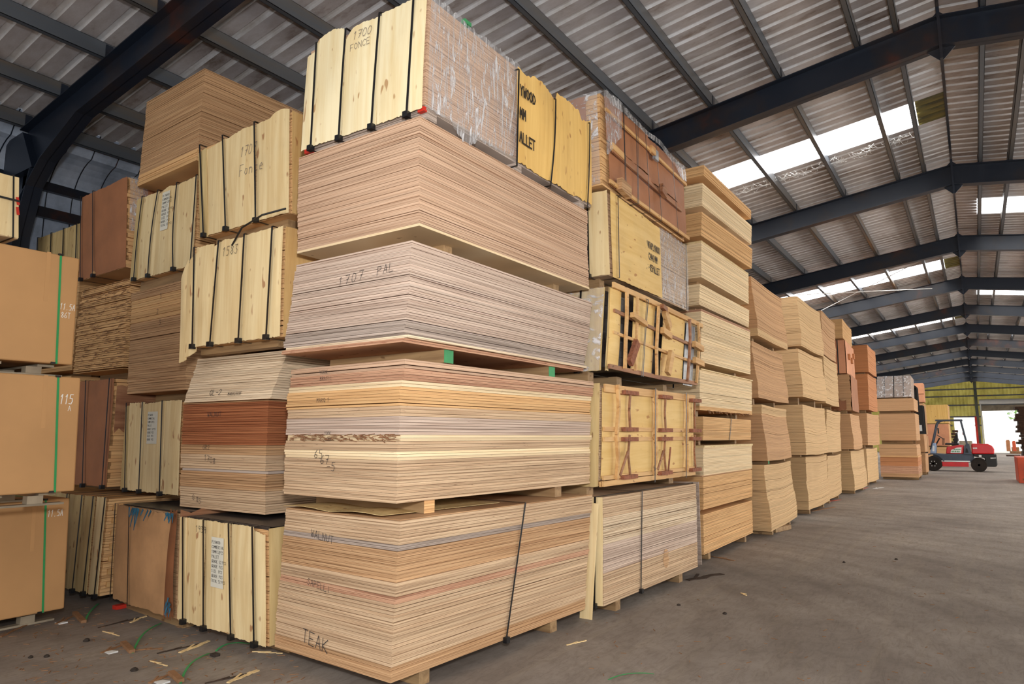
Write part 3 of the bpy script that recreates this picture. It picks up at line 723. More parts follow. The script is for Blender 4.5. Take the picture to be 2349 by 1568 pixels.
def bearers(key, desc, prev=None, vs=(.14, .80), wd=.095, ends=None, u0=None, u1=.98):
    """timber blocks a bundle rests on; prev: key of the bundle below or None for the floor"""
    x, y, th, w_, l_, z0 = GEO[key][:6]; zb = GEO[prev][6] if prev else 0
    h = z0-zb
    if h < .012: return
    if u0 is None: u0 = .12 if (prev and not ends) else .02
    for i, v in enumerate(vs):
        r = empty('timber_bearer', (x, y, zb), math.radians(th)); m = MB(); yy = v*l_
        m.box((-w_*u1, yy-wd/2, .001), (-w_*u0, yy+wd/2, h-.001)); o = m.build('timber_bearer', M['bearer_wood']); o.location = r.location; o.rotation_euler = r.rotation_euler
        bpy.data.objects.remove(r); o.name = 'timber_bearer'
        tag(o, '%s timber bearer below the %s' % (('nearer', 'farther', 'middle')[i] if len(vs) > 1 else 'short', desc), 'bearer', 'timber bearers between bundles')
        if ends and ends[i]:
            e = MB(); e.box((-w_*u0, yy-wd/2, .001), (-w_*u0+.003, yy+wd/2, h-.001)); e.build('painted_end', M[ends[i]], o)
def label_paper(B, u, t, wu, ht, lines=8):
    """paper label with hand-filled lines; centre u,t on the front face, size in metres"""
    m = MB(); a = wu/B.w/2; tt = ht/B.h/2; off = .042
    c = [B.S('front', u+a, t-tt, off), B.S('front', u-a, t-tt, off), B.S('front', u-a, t+tt, off), B.S('front', u+a, t+tt, off)]
    m.hexa([c[0], c[1], c[1]+Vector((0, .001, 0)), c[0]+Vector((0, .001, 0)), c[3], c[2], c[2]+Vector((0, .001, 0)), c[3]+Vector((0, .001, 0))])
    o = m.build('paper_label', M['label_paper'], B.root)
    txt = ['PLYWOOD', 'COMMERCIAL', '18MM 52PCS', 'PALLET', 'GRADE  52 PCS', 'GRADE  PCS', 'SIZE   PCS', 'GRADE  PCS', 'TOTAL 52 PCS'][:lines]
    for i, s_ in enumerate(txt):
        w = B.write('front', u+a*.88, t+tt*(.86-1.74*(i+.6)/lines), s_, ht*.058, 'ink', off+.0012, .075, gapx=.2, name='label_writing'); w.parent = o
# ============================================================ COLUMN A (nearest stack, by the aisle corner)
GA = 'plywood bundles of the nearest aisle stack'
b = Bundle('A1', 'plywood_bundle', 'large tan plywood bundle with one black strap, bottom of the nearest aisle stack', group=GA)
b.sheets([(.10,'ply_brown',-.0,0),(.34,'ply_tan',0,0),(.47,'ply_tan',.002,0),(.52,'ply_rose',.004,.0),(.60,'ply_tan',.0,0),(.80,'ply_brown',-.004,.002),(.84,'ply_grey',-.012,.01),(.98,'ply_tan',.006,.0),(1,'ply_brown',.01,0)], thick=.0215, jit=.004, wave=.0012)
b.strap('side', .50, .565, off=.012, wd=.017)
for i, (u, t, s_) in enumerate(((.72, .82, 'WALNUT'), (.72, .49, 'SAPELLI'), (.73, .10, 'TEAK'))): b.write('front', u, t, s_, (.05, .042, .085)[i], lean=-.12, wt=.06)
m = MB()      # loose, slightly curled veneer lying on top
for i in range(8):
    x0, x1 = -.1-.13*i, -.1-.13*(i+1); zz = lambda x: .004+.02*abs(math.sin(x*5))
    m.hexa([(x0, -.02, b.h+zz(x0)), (x1, -.03, b.h+zz(x1)), (x1, 1.2, b.h+.004), (x0, 1.2, b.h+.004), (x0, -.02, b.h+zz(x0)+.003), (x1, -.03, b.h+zz(x1)+.003), (x1, 1.2, b.h+.007), (x0, 1.2, b.h+.007)])
m.build('loose_veneer', M['veneer_dull'], b.root)
bearers('A1', 'bottom bundle of the nearest aisle stack')
b = Bundle('A2', 'plywood_bundle', 'plywood bundle with splintered edge band, pencilled 6567-5, second in the nearest aisle stack', group=GA)
b.sheets([(.30,'ply_tan',0,0),(.36,'ply_cream',0,0),(.425,'ply_tan',.0,0),(.475,'ply_cream',.004,.012),(.60,'ply_greypink',-.003,0),(.66,'ply_tan',0,0),(.80,'ply_gold',-.008,-.004),(.86,'ply_cream',-.006,0),(.93,'ply_rose',.010,.004),(1,'ply_pink',.014,0)], thick=.021, jit=.0045, wave=.0016)
m = MB(); rr = random.Random(4)      # the broken, splintered edge band on the front
for k in range(150):
    u = .04+rr.random()*.92; t = .428+rr.random()*.045; L_ = rr.uniform(.02, .09); p = b.S('front', u, t, rr.uniform(.001, .008)); q = p+Vector((L_, rr.uniform(-.012, 0), rr.uniform(-.012, .012)*(1 if u > .5 else -1)-.004))
    m.bar(p, q, .004, .003)
m.build('splintered_edge', M['batten_dark'], b.root)['kind'] = 'stuff'
for u, t, s_, z_ in ((.70, .94, 'YORK', .028), (.69, .89, 'BRASIL', .026), (.71, .72, 'MARQ 1', .03), (.62, .47, 'YORK', .022), (.61, .425, 'YORK', .022), (.70, .29, '65', .06), (.64, .25, '67', .06), (.58, .20, '-5', .06)): b.write('front', u, t, s_, z_, wt=.06)
bearers('A2', 'second bundle of the nearest aisle stack', 'A1', wd=.10, ends=('ply_gold', None))
b = Bundle('A3', 'plywood_bundle', 'greyish pink plywood bundle pencilled 1707 PAL, third in the nearest aisle stack', group=GA)
b.sheets([(.035,'ply_rose',.004,-.01),(.08,'ply_pale',.03,0),(.22,'ply_grey',.0,0),(.36,'ply_greypink',0,0),(.62,'ply_greypink',.004,0),(.78,'ply_greypink',-.004,0),(1,'ply_greypink',-.008,0)], thick=.0165, jit=.004, wave=.0012)
b.write('front', .57, .66, '1707', .062, wt=.05, gapx=.5, lean=.10); b.write('front', .25, .70, 'PAL', .062, wt=.05, gapx=.3, lean=.1)
bearers('A3', 'third bundle of the nearest aisle stack', 'A2', wd=.10, ends=('green_paint', 'green_paint'), vs=(.2, .78))
b = Bundle('A4', 'plywood_bundle', 'pinkish plywood bundle with pale bottom board, fourth in the nearest aisle stack', group=GA)
b.sheets([(.035,'ply_cream',.012,-.006),(.16,'ply_pink',0,0),(.5,'ply_pink',.003,0),(.83,'ply_pink',0,0),(.85,'ply_brown',-.012,.01),(1,'ply_pink',.01,-.004)], thick=.0185, jit=.0035, wave=.001)
bearers('A4', 'fourth bundle of the nearest aisle stack', 'A3', vs=(.2, .85))
b = Bundle('A5', 'wrapped_plywood_bundle', 'film-wrapped plywood bundle with cream boards and black straps, topmost of the nearest aisle stack')
b.sheets([(.05,'ply_grey',.01,.01),(1,'ply_pink',0,0)], thick=.019, merged=True, tb=.97, jit=.002)
b.panel('front', 0, .355, 'veneer_white', top=[(0, 1.03), (.09, 1.02), (.10, 1.0), (.355, 1.0)], off=.012, seed=1, buck=.012)
b.panel('front', .358, .645, 'veneer_white', top=[(.358, .985), (.50, 1.0), (.58, .99), (.60, .975), (.645, .90)], off=.010, seed=2, buck=.016)
b.panel('front', .648, .93, 'veneer_white', top=[(.648, .92), (.67, 1.02), (.78, 1.06), (.90, 1.03), (.93, .98)], off=.012, seed=3, buck=.016)
b.panel('front', .90, 1.02, 'veneer_white', top=[(.90, .90), (.95, .93), (1.02, .92)], off=.006, seed=4)
for ub, ut, bo in ((.105, .09, .0), (.38, .36, .003), (.655, .65, .004), (.91, .92, 0)): b.strap('front', ub, ut, off=.036, bow=bo, t0=-.03, wd=.02)
b.write('front', .585, .86, '1700', .06, 'pencil', off=.034, wt=.06, slant=.2, lean=-.05); b.write('front', .60, .76, 'FONCE', .05, 'pencil', off=.034, wt=.06)
b.panel('side', .0, .47, 'clear_film', off=.008, th=.001, nu=40, nv=30, rag=.02, buck=.022, name='plastic_film', seed=5, top=[(0, 1.0), (.47, 1.0)], bot=[(0, -.0), (.1, 0), (.16, -.10), (.2, -.12), (.24, -.02), (.47, 0)])
b.panel('side', .455, 1.0, 'veneer_ochre', top=[(.455, .95), (.52, .93), (.55, .99), (.66, .97), (.72, .93), (.725, 1.02), (.82, 1.04), (.9, 1.02), (.92, .93), (1.0, 1.03)], bot=[(.455, 0), (.8, .0), (1, .02)], off=.016, seed=6, nu=44, buck=.02, rag=.016)
for vb, vt, bo in ((.445, .45, .0), (.665, .70, .01), (.95, .975, .005)): b.strap('side', vb, vt, off=.045, bow=bo, t0=-.05, t1=.92 if vb < .9 else .96, wd=.02, clip=False)
for t, s_ in ((.68, 'YWOOD'), (.45, 'MM'), (.21, 'ALLET')): b.write('side', .462, t, s_, .085, 'stencil_ink', off=.043, wt=.17, gapx=.16, aspect=.42)
m = MB(); m.box((-1.24, .02, -.06), (.01, .12, -.003)); m.box((-1.24, 2.2, -.06), (.01, 2.3, -.003)); m.box((-1.24, 1.1, -.06), (.01, 1.2, -.003)); m.split('base_rail', M['ply_grey'], b.root)
m = MB(); m.box((-.05, -.012, -.012), (.008, .03, .02)); m.box((-1.22, -.012, -.03), (-1.14, .03, .005)); m.split('red_corner_tape', M['red_paint'], b.root)
m = MB(); m.box((-.02, .42, b.h), (.015, .50, b.h+.03)); m.build('green_tape', M['green_paint'], b.root)
# ============================================================ COLUMN B
b = Bundle('B1', 'plywood_bundle', 'pale plywood bundle with a strap and brown stain, on the floor behind nearest stack')
b.sheets([(.30,'ply_tan',0,0),(.55,'ply_greypink',0,0),(.8,'ply_pale',.002,0),(1,'ply_tan',0,0)], thick=.0195, jit=.0035)
b.strap('side', .325, .35, off=.010, wd=.018); b.panel('front', 0, .98, 'veneer_cream', off=.008, seed=8, bow=.0); b.strap('front', .06, .05, off=.04, wd=.02)
m = MB(); rr = random.Random(2)
for k in range(60):
    e_ = rr.uniform(-1, 1); t = .235+e_*.10; hw = .075*math.sqrt(1-e_*e_)+.004; p = b.S('side', .60, t, .0052)+Vector((0, rr.uniform(-hw, -hw*.7), 0)); m.ribbon([p, p+Vector((0, hw*rr.uniform(1.5, 1.9), -.002))], [Vector((1, 0, 0))]*2, .007, .0005)
m.build('brown_stain', M['ply_brown'], b.root)['kind'] = 'stuff'
bearers('B1', 'bottom bundle behind the nearest aisle stack')
m = MB(); m.hexa([(-3.05, 5.60, 0), (-2.93, 5.60, 0), (-2.93, 5.612, 0), (-3.05, 5.612, 0), (-3.02, 5.645, 1.0), (-2.87, 5.645, 1.0), (-2.87, 5.657, 1.0), (-3.02, 5.657, 1.0)])
tag(m.build('leaning_board', M['veneer_cream']), 'narrow pale board leaning between the two front aisle bundles', 'board')
m = MB(); m.box((-3.55, 8.70, 0), (-2.99, 8.715, 1.02)); tag(m.build('leaning_board', M['ply_grey']), 'grey board standing upright between strapped tan bundle and tall stack', 'board')
# B2 strapped crate with battens
b = Bundle('B2', 'plywood_crate', 'battened plywood crate with red-brown blocks and upright strips, second in the stack behind the nearest', 'crate')
b.sheets([(1,'ply_tan',0,0)], merged=True, ta=.06, tb=.98, name='packed_sheet')
b.panel('side', 0, 1.0, 'veneer_yellow', off=.006, top=[(0, .95), (1, .97)], bot=[(0, .08), (1, .08)], seed=11, nu=30, bow=.012, buck=.014)
def side_bar(B, pts, wd, th, mat, name, off, parent=None):
    m = MB()
    for (v0, t0), (v1, t1) in zip(pts[:-1], pts[1:]): m.bar(B.S('side', v0, t0, off), B.S('side', v1, t1, off), th, wd, (0, 0, 1) if abs(v1-v0)*B.l > abs(t1-t0)*B.h else (0, 1, 0))
    return m.build(name, M[mat], parent or B.root)
for t, wv in ((.955, .075), (.555, .04), (.455, .04), (.085, .04), (.03, .05)):
    side_bar(b, [(0, t), (1.0, t+.005)], wv, .02, 'batten_wood', 'batten', .040)
for v, k in ((.095, 0), (.475, 1), (.86, 2)):
    side_bar(b, [(v, 1.0), (v+.012, .75), (v-.004, .5), (v+.012, .28), (v+.002, .06)], .032, .03, 'batten_wood', 'upright_strip', .066)
for v in (.22, .60, .985):
    side_bar(b, [(v, .93), (v-.008, .75), (v+.004, .56)], .022, .018, 'batten_dark', 'thin_strip', .058)
    side_bar(b, [(v, .50), (v-.012, .3), (v+.010, .08)], .018, .018, 'batten_dark', 'thin_strip', .058)
    for t in (.93, .555, .455, .075):
        m = MB(); p = b.S('side', v, t, .06); n_ = 9
        for q in range(n_): m.box((p.x-.028, p.y-.17+q*.0335, p.z-.020), (p.x+.034, p.y-.17+q*.0335+.031, p.z+.020))
        m.build('pressed_block', M['block_brown'], b.root)
side_bar(b, [(.50, .12), (.56, .32)], .03, .012, 'batten_dark', 'broken_strip', .075); side_bar(b, [(.62, .10), (.645, .36)], .02, .012, 'block_brown', 'broken_strip', .075); side_bar(b, [(.12, .1), (.19, .33)], .03, .012, 'batten_dark', 'broken_strip', .075)
for v in (.455, .83): b.strap('side', v, v, off=.088, wd=.018, clip=False, t0=-.01, t1=1.01)
m = MB()
for k in range(7): m.box((-1.22, .1+k*.36, .0), (-.002, .24+k*.36, .05))
m.split('base_block', M['batten_wood'], b.root); b.panel('front', 0, .98, 'veneer_dull', off=.004, seed=12)
m = MB()
for k in range(6): m.box((.002, .0+k*.40, .0), (.022, .31+k*.40, .045))
m.split('base_board', M['batten_wood'], b.root)
bearers('B2', 'battened crate with red-brown blocks', 'B1', vs=(.04, .88), wd=.13)
# B3 damaged crate with dark gaps
b = Bundle('B3', 'plywood_crate', 'broken battened crate with dark torn gaps and hanging slats, above the blocked crate', 'crate')
b.sheets([(1,'black_plastic',-.02,0)], merged=True, ta=.05, tb=.97, thick=.06, name='wrapped_core')
for va, vb, sd_ in ((0, .095, 1), (.215, .44, 2), (.545, .82, 3)):
    b.panel('side', va, vb, 'veneer_yellow', off=.03, top=[(va, 1.0), (vb, .985)], bot=[(va, .05), (vb, .05)], seed=20+sd_, nu=12, bow=.02, buck=.02)
b.panel('side', .86, .985, 'grey_film', off=.02, seed=27, nu=10, bow=.01, top=[(.86, .95), (.985, .93)])
for pts, wv, mt in (([(.0, 1.02), (.3, 1.02), (.6, 1.0), (1.04, .97)], .055, 'batten_wood'), ([(.02, .72), (.45, .66), (.85, .62), (1.03, .60)], .035, 'batten_dark'), ([(.02, .46), (.45, .41), (.85, .37), (1.03, .36)], .03, 'batten_wood'), ([(0, .05), (.5, .03), (1.0, .05)], .045, 'batten_dark')):
    side_bar(b, pts, wv, .022, mt, 'batten', .072)
for v, bo, mt in ((.115, .0, 'batten_wood'), (.445, -.012, 'batten_wood'), (.835, .012, 'batten_dark'), (.965, .014, 'batten_wood'), (.215, .0, 'batten_wood')):
    side_bar(b, [(v-.01, .98), (v+bo, .7), (v+bo, .4), (v+.006, .05)], .045 if v != .215 else .03, .022, mt, 'upright_strip', .098)
for (p0, p1, wv, mt) in (((.475, .93), (.545, .72), .10, 'batten_wood'), ((.20, .40), (.14, .12), .09, 'block_brown'), ((.585, .40), (.55, .09), .10, 'batten_wood'), ((.14, .72), (.28, .66), .05, 'batten_wood'), ((.46, .66), (.56, .61), .07, 'batten_wood'), ((.87, .62), (1.0, .58), .07, 'batten_wood'), ((.89, .38), (1.02, .35), .07, 'batten_wood'), ((.49, .95), (.44, .98), .05, 'batten_dark')):
    side_bar(b, [p0, p1], wv, .045, mt, 'hanging_slat', .125)
b.strap('side', .30, .315, off=.10, bow=-.004, wd=.016, clip=False); b.strap('side', .285, .30, off=.10, bow=.0, wd=.008, clip=False)
b.panel('front', 0, 1, 'veneer_dull', off=.01, seed=29); b.panel('front', 0, .4, 'clear_film_dense', off=.03, th=.001, seed=28, name='plastic_film', buck=.03); b.panel('side', -.005, .02, 'veneer_dull', off=.03, seed=30, nu=3); b.strap('front', .2, .2, off=.05, wd=.02)
bearers('B3', 'broken crate with dark gaps', 'B2', vs=(.02, .28, .8), wd=.12)
# B4
b = Bundle('B4', 'wrapped_plywood_bundle', 'bundle with stencilled yellow cover board and film-wrapped far half, above the broken crate')
b.sheets([(1,'ply_tan',0,0)], merged=True, thick=.045, gap=.004, jit=.003)
b.panel('side', .015, .585, 'veneer_yellow', off=.02, top=[(.015, 1.02), (.585, .97)], bot=[(.015, -.02), (.585, .0)], seed=31, bow=.015)
b.panel('side', .585, 1.0, 'clear_film_dense', off=.012, th=.001, nu=24, nv=24, buck=.02, name='plastic_film', seed=32, top=[(.585, 1), (1, 1)])
for v0, v1, o_ in ((.06, .075, .05), (.935, .96, .04)): b.strap('side', v0, v1, off=o_, wd=.016, clip=False)
for t, s_, z_ in ((.585, 'ALLANTAPLYWOOD', .075), (.435, '1220X2440 MM', .075), (.285, 'QTY:-85PALLET', .075)): b.write('side', .345, t, s_, z_, 'ink', off=.043, wt=.12, gapx=.14, aspect=.36)
b.panel('front', -.02, .98, 'veneer_cream', off=.02, seed=33, top=[(0, 1), (1, 1)]); b.strap('front', .16, .15, off=.055, wd=.022)
bearers('B4', 'bundle with stencilled yellow cover', 'B3', vs=(.06, .22, .75), wd=.12)
# B5
b = Bundle('B5', 'wrapped_board_bundle', 'brown boarded bundle with many thin straps and torn film, topmost behind the nearest stack')
b.sheets([(1,'ply_gold',0,0)], merged=True, thick=.03, gap=.004, jit=.006)
for va, vb, t0, t1, sd_ in ((.03, .5, .50, 1.0, 1), (.5, 1.0, .45, .99, 2), (.05, .56, .02, .49, 3), (.55, 1.0, .03, .44, 4)):
    b.panel('side', va, vb, 'brown_board', off=.015, top=[(va, t1), (vb, t1)], bot=[(va, t0), (vb, t0)], seed=40+sd_, bow=.012, buck=.015)
side_bar(b, [(0, .80), (.5, .795), (1.0, .77)], .035, .02, 'batten_wood', 'batten', .062); side_bar(b, [(.06, .40), (.5, .36), (.9, .34)], .03, .02, 'batten_dark', 'batten', .062); side_bar(b, [(.02, .04), (1.0, .03)], .04, .02, 'batten_wood', 'batten', .062)
side_bar(b, [(.04, .44), (.16, .42)], .07, .03, 'batten_wood', 'broken_slat', .07); side_bar(b, [(.52, .78), (.57, .78)], .12, .03, 'grey_film', 'grey_tag', .075); side_bar(b, [(.10, .07), (.20, .04)], .13, .06, 'ply_brown', 'broken_block', .08); side_bar(b, [(.58, .40), (.64, .36)], .11, .05, 'batten_dark', 'broken_block', .09); side_bar(b, [(.48, .80), (.53, .80)], .09, .03, 'batten_wood', 'broken_block', .08)
for v0, v1, bo in ((.155, .16, .004), (.17, .17, -.003), (.29, .30, .004), (.30, .33, -.004), (.43, .41, .006), (.58, .54, .004), (.81, .76, .002)): b.strap('side', v0, v1, off=.085, wd=.010, bow=bo, mat='steel_strap' if v0 > .16 else 'black_strap', clip=False)
b.panel('side', -.01, .15, 'clear_film_dense', off=.05, th=.001, nu=14, nv=24, buck=.05, name='plastic_film', seed=46, top=[(0, 1.02), (.15, 1.02)], bot=[(0, .3), (.1, .55), (.15, .62)])
b.panel('side', .0, .98, 'clear_film_dense', off=.05, th=.001, nu=40, nv=6, buck=.04, name='plastic_film', seed=47, top=[(0, 1.02), (.98, 1.01)], bot=[(0, .93), (.5, .95), (.85, .9), (.95, .78), (.98, .8)])
b.panel('front', .12, .98, 'brown_board', off=.012, seed=48); b.panel('front', 0, .3, 'clear_film_dense', off=.03, th=.001, buck=.04, nu=14, nv=20, name='plastic_film', seed=49)
b.strap('front', .33, .33, off=.05, wd=.03); b.strap('front', .62, .62, off=.05, wd=.03)
bearers('B5', 'brown boarded top bundle', 'B4', vs=(.1, .8))
# ============================================================ COLUMN C
GC = 'plywood bundles of the tall third aisle stack'
CS = [('C1', 'orange-tan plywood bundle standing on the floor, bottom of the tall third aisle stack', [(1,'ply_gold',0,0)]),
 ('C2', 'deep plywood bundle with mid gap line, second from floor in the third aisle stack', [(.5,'ply_gold',0,0),(.52,'ply_brown',-.012,0),(.97,'ply_cream',0,0),(1,'veneer_cream',.02,-.02)]),
 ('C3', 'thin plywood bundle with one black strap, third from floor in the third aisle stack', [(1,'ply_gold',0,0)]),
 ('C4', 'pale yellow bundle with frayed bottom sheet, fourth from floor in the third aisle stack', [(.1,'ply_gold',0,0),(.96,'ply_cream',0,0),(1,'veneer_cream',.02,0)]),
 ('C5', 'deep pale bundle in two layers, fifth from floor in the third aisle stack', [(.62,'ply_cream',0,0),(.64,'ply_brown',-.01,0),(.96,'ply_cream',0,0),(1,'ply_rose',0,0)]),
 ('C6', 'shallow pale bundle with dark slot beneath it, sixth from floor in the third aisle stack', [(1,'ply_cream',0,0)]),
 ('C7', 'pale smooth-faced bundle, seventh from floor in the third aisle stack', [(.93,'ply_cream',0,0),(1,'veneer_cream',0,0)]),
 ('C8', 'golden bundle split by dark sheet gaps, eighth from floor in the third aisle stack', [(.5,'ply_gold',0,0),(.53,'ply_brown',-.02,0),(1,'ply_gold',0,0)]),
 ('C9', 'golden bundle just under the top one of the third aisle stack', [(1,'ply_cream',0,0)]),
 ('C10', 'thin golden bundle overhanging on top of the third aisle stack', [(1,'ply_gold',0,0)])]
prev = None
for k, lab, bands in CS:
    b = Bundle(k, 'plywood_bundle', lab, group=GC); b.sheets(bands, thick=.018 if k not in ('C7',) else .02, jit=.003, gap=.0020, wave=.0008)
    if k == 'C3': b.strap('side', .49, .53, off=.010, wd=.02, clip=False)
    if k == 'C4':
        m = MB(); rr = random.Random(3)
        for q in range(70):
            p = b.S('side', .1+.85*rr.random(), rr.uniform(-.02, .01), .004); m.bar(p, p+Vector((rr.uniform(0, .03), rr.uniform(-.05, .05), rr.uniform(-.04, .01))), .012, .002)
        m.build('frayed_edge', M['splinter_brown'], b.root)['kind'] = 'stuff'
    bearers(k, '%s bundle of the third aisle stack' % {'C1':'bottom','C2':'second','C3':'third','C4':'fourth','C5':'fifth','C6':'sixth','C7':'seventh','C8':'eighth','C9':'ninth','C10':'top'}[k], prev, vs=(.12, .85), wd=.09)
    prev = k
# ============================================================ COLUMNS D .. H (farther down the aisle)
ONAME = {'1': 'bottom', '2': 'second from floor', '3': 'third from floor', '4': 'fourth from floor', '5': 'fifth from floor'}
def colm(keys, which, lab, mats, sag=.0, thick=.02, merged=False, wave=.002, group=None, bulge=0):
    prev = None
    for k in keys:
        mt = mats[keys.index(k)]
        d = '%s %s, %s' % (lab[keys.index(k)], 'bundle', which)
        b = Bundle(k, 'board_bundle', d+', '+('top' if k == keys[-1] else ONAME[k[-1]]), group=group, sag=sag, bulge=bulge)
        b.sheets(mt if isinstance(mt, list) else [(1, mt, 0, 0)], thick=thick, merged=merged, wave=wave, jit=.003, name='board_sheet')
        bearers(k, '%s bundle of the %s' % ('top' if k == keys[-1] else ONAME[k[-1]].split(' ')[0], which), prev, vs=(.15, .8), wd=.10, ends=('green_strap', None) if k == 'D2' else None)
        prev = k
colm(['D1', 'D2', 'D3', 'D4'], 'fourth aisle stack', ['bulging fibreboard', 'wavy-edged fibreboard', 'smooth fibreboard', 'tall chalk-scuffed fibreboard'],
     ['board_mdf_light', [(.85, 'board_mdf', 0, 0), (1, 'board_mdf_light', .01, 0)], 'board_mdf', [(.12, 'board_mdf_light', .0, 0), (1, 'board_mdf', 0, 0)]], sag=.035, thick=.022, group='board bundles of the fourth aisle stack', wave=.004, bulge=.03)
colm(['E1', 'E2', 'E3', 'E4'], 'fifth aisle stack', ['split fibreboard', 'beige fibreboard', 'curved-edge fibreboard', 'tall beige fibreboard'],
     [[(.55, 'board_mdf_light', 0, 0), (1, 'board_mdf_light', .012, 0)], 'board_mdf_light', 'board_mdf_light', 'board_mdf_light'], sag=.05, thick=.028, merged=True, group='board bundles of the fifth aisle stack', wave=.004, bulge=.03)
colm(['F1', 'F2', 'F3', 'F4'], 'sixth aisle stack', ['ragged pale board', 'pale board', 'many-layered wavy board', 'brownish smooth board'],
     ['board_mdf_light', 'board_mdf_light', 'board_mdf_light', 'board_mdf'], sag=.05, thick=.04, merged=True, group='board bundles of the sixth aisle stack', wave=.006)
colm(['G1', 'G2'], 'seventh aisle stack', ['bright-faced board', 'brown board'], ['board_mdf_light', 'board_mdf'], sag=.04, thick=.04, merged=True, group='board bundles of the seventh aisle stack', wave=.005, bulge=.03)
b = Bundle('G3', 'wrapped_board_bundle', 'ragged brown bundle with torn wrapping, third from floor in the seventh aisle stack'); b.sheets([(1, 'board_mdf', 0, 0)], merged=True, thick=.05, wave=.01)
b.panel('side', 0, 1, 'brown_board', off=.01, seed=61); b.panel('front', .1, 1, 'brown_board_dark', off=.01, seed=62, top=[(.1, .3), (1, .35)], rag=.05, buck=.08); bearers('G3', 'ragged brown bundle', 'G2')
b = Bundle('G4', 'wrapped_board_bundle', 'pink-brown boarded bundle with dark strap, fourth from floor in the seventh aisle stack'); b.sheets([(1, 'board_mdf_red', 0, 0)], merged=True, thick=.05)
b.panel('side', 0, 1, 'carton_pink', off=.01, seed=63); b.panel('front', 0, 1, 'carton_pink', off=.01, seed=64); b.strap('front', .15, .15, off=.04, wd=.03, clip=False); bearers('G4', 'pink-brown boarded bundle', 'G3')
m = MB()
for v, t in ((.25, .55), (.55, .5), (.8, .7)): p = b.S('side', v, t, .05); m.box((p.x-.02, p.y-.1, p.z-.08), (p.x+.03, p.y+.1, p.z+.08))
m.split('side_block', M['board_mdf_red'], b.root)
b = Bundle('G5', 'board_bundle', 'curved golden bundle on top of the seventh aisle stack', sag=.04); b.sheets([(1, 'ply_gold', 0, 0)], merged=True, thick=.03, wave=.002); bearers('G5', 'top bundle of the seventh aisle stack', 'G4')
colm(['H1', 'H2', 'H3', 'H4'], 'eighth aisle stack', ['wavy board', 'sagging board', 'tall orange-fronted board', 'reddish board in two layers'],
     ['board_mdf_light', 'board_mdf', 'board_mdf_red', [(.45, 'board_mdf_red', 0, 0), (.5, 'ply_brown', -.02, 0), (1, 'board_mdf_red', 0, 0)]], sag=.05, thick=.05, merged=True, group='board bundles of the eighth aisle stack', wave=.004)
# I: end-on stack beside the forklift
b = Bundle('I1', 'board_bundle', 'rough reddish bundle with torn bottom layer, bottom of the stack beside the forklift'); b.sheets([(.12, 'ply_brown', 0, 0), (.33, 'ply_rose', .0, 0), (.36, 'ply_red', .02, -.02), (.62, 'board_mdf_red', 0, 0), (.66, 'ply_gold', .01, -.02), (1, 'board_mdf', -.02, 0)], merged=True, thick=.05, wave=.006); bearers('I1', 'bottom bundle beside the forklift')
b = Bundle('I2', 'board_bundle', 'smooth tan board bundle, second from floor in the stack beside the forklift'); b.sheets([(.68, 'board_mdf', 0, 0), (.7, 'ply_brown', -.01, 0), (1, 'board_mdf', 0, 0)], merged=True, thick=.05); bearers('I2', 'second bundle beside the forklift', 'I1')
b = Bundle('I3', 'board_bundle', 'shallow tan board bundle under the film-wrapped one, stack beside the forklift'); b.sheets([(1, 'board_mdf', 0, 0)], merged=True, thick=.04); bearers('I3', 'third bundle beside the forklift', 'I2')
b = Bundle('I4', 'wrapped_board_bundle', 'glossy film-wrapped grey-brown bundle on top of the stack beside the forklift'); b.sheets([(1, 'ply_grey', 0, 0)], merged=True, thick=.04)
b.panel('front', 0, 1, 'clear_film_dense', off=.02, th=.001, name='plastic_film', seed=71, nu=20, nv=16, buck=.05)
for u in (.22, .5, .78): b.strap('front', u, u, off=.05, wd=.03, clip=False)
bearers('I4', 'film-wrapped bundle beside the forklift', 'I3')
# J, K
GJ = 'cartons in front of the forklift mast'
prev = None
for k, lab in (('J1', 'brown carton with pale side, lower one in front of the forklift wheel'), ('J2', 'brown carton, upper one of two in front of the forklift wheel'), ('J3', 'plain brown carton behind the forklift mast, lowest there'), ('J5', 'plain brown carton behind the forklift mast, middle one there'), ('J4', 'pinkish brown carton rising behind the forklift mast, topmost')):
    b = Bundle(k, 'carton', lab, 'carton', GJ); m = MB(); b.sheet(m, 0, 1, 0, 0, 1); bevel(m.build('carton_body', M['carton_pink' if k == 'J4' else 'paper_brown'], b.root), .02)
    if k == 'J4':
        m = MB(); m.box((-.8, -.006, .40), (.006, .0, .43)); m.build('seam_gap', M['brown_board_dark'], b.root)
    if k == 'J3': prev = None
    bearers(k, '%s' % {'J1':'lower carton before the forklift wheel','J2':'upper carton before the forklift wheel','J3':'lowest carton behind the mast','J5':'middle carton behind the mast','J4':'topmost carton behind the mast'}[k], prev, vs=(.15, .8), wd=.06); prev = k
prev = None
for k, lab, mt in (('K0', 'low board bundle standing on the floor behind the forklift', 'ply_gold'), ('K1', 'reddish brown bundle seen behind the forklift guard', 'carton_pink'), ('K2', 'yellow wood bundle seen above the forklift guard', 'veneer_ochre')):
    b = Bundle(k, 'board_bundle', lab); b.sheets([(1, 'ply_gold', 0, 0)], merged=True, thick=.05)
    if k != 'K0': b.panel('front', 0, 1, mt, off=.01, seed=75, nu=10)
    bearers(k, '%s bundle behind the forklift' % {'K0':'lowest','K1':'middle','K2':'top'}[k], prev); prev = k
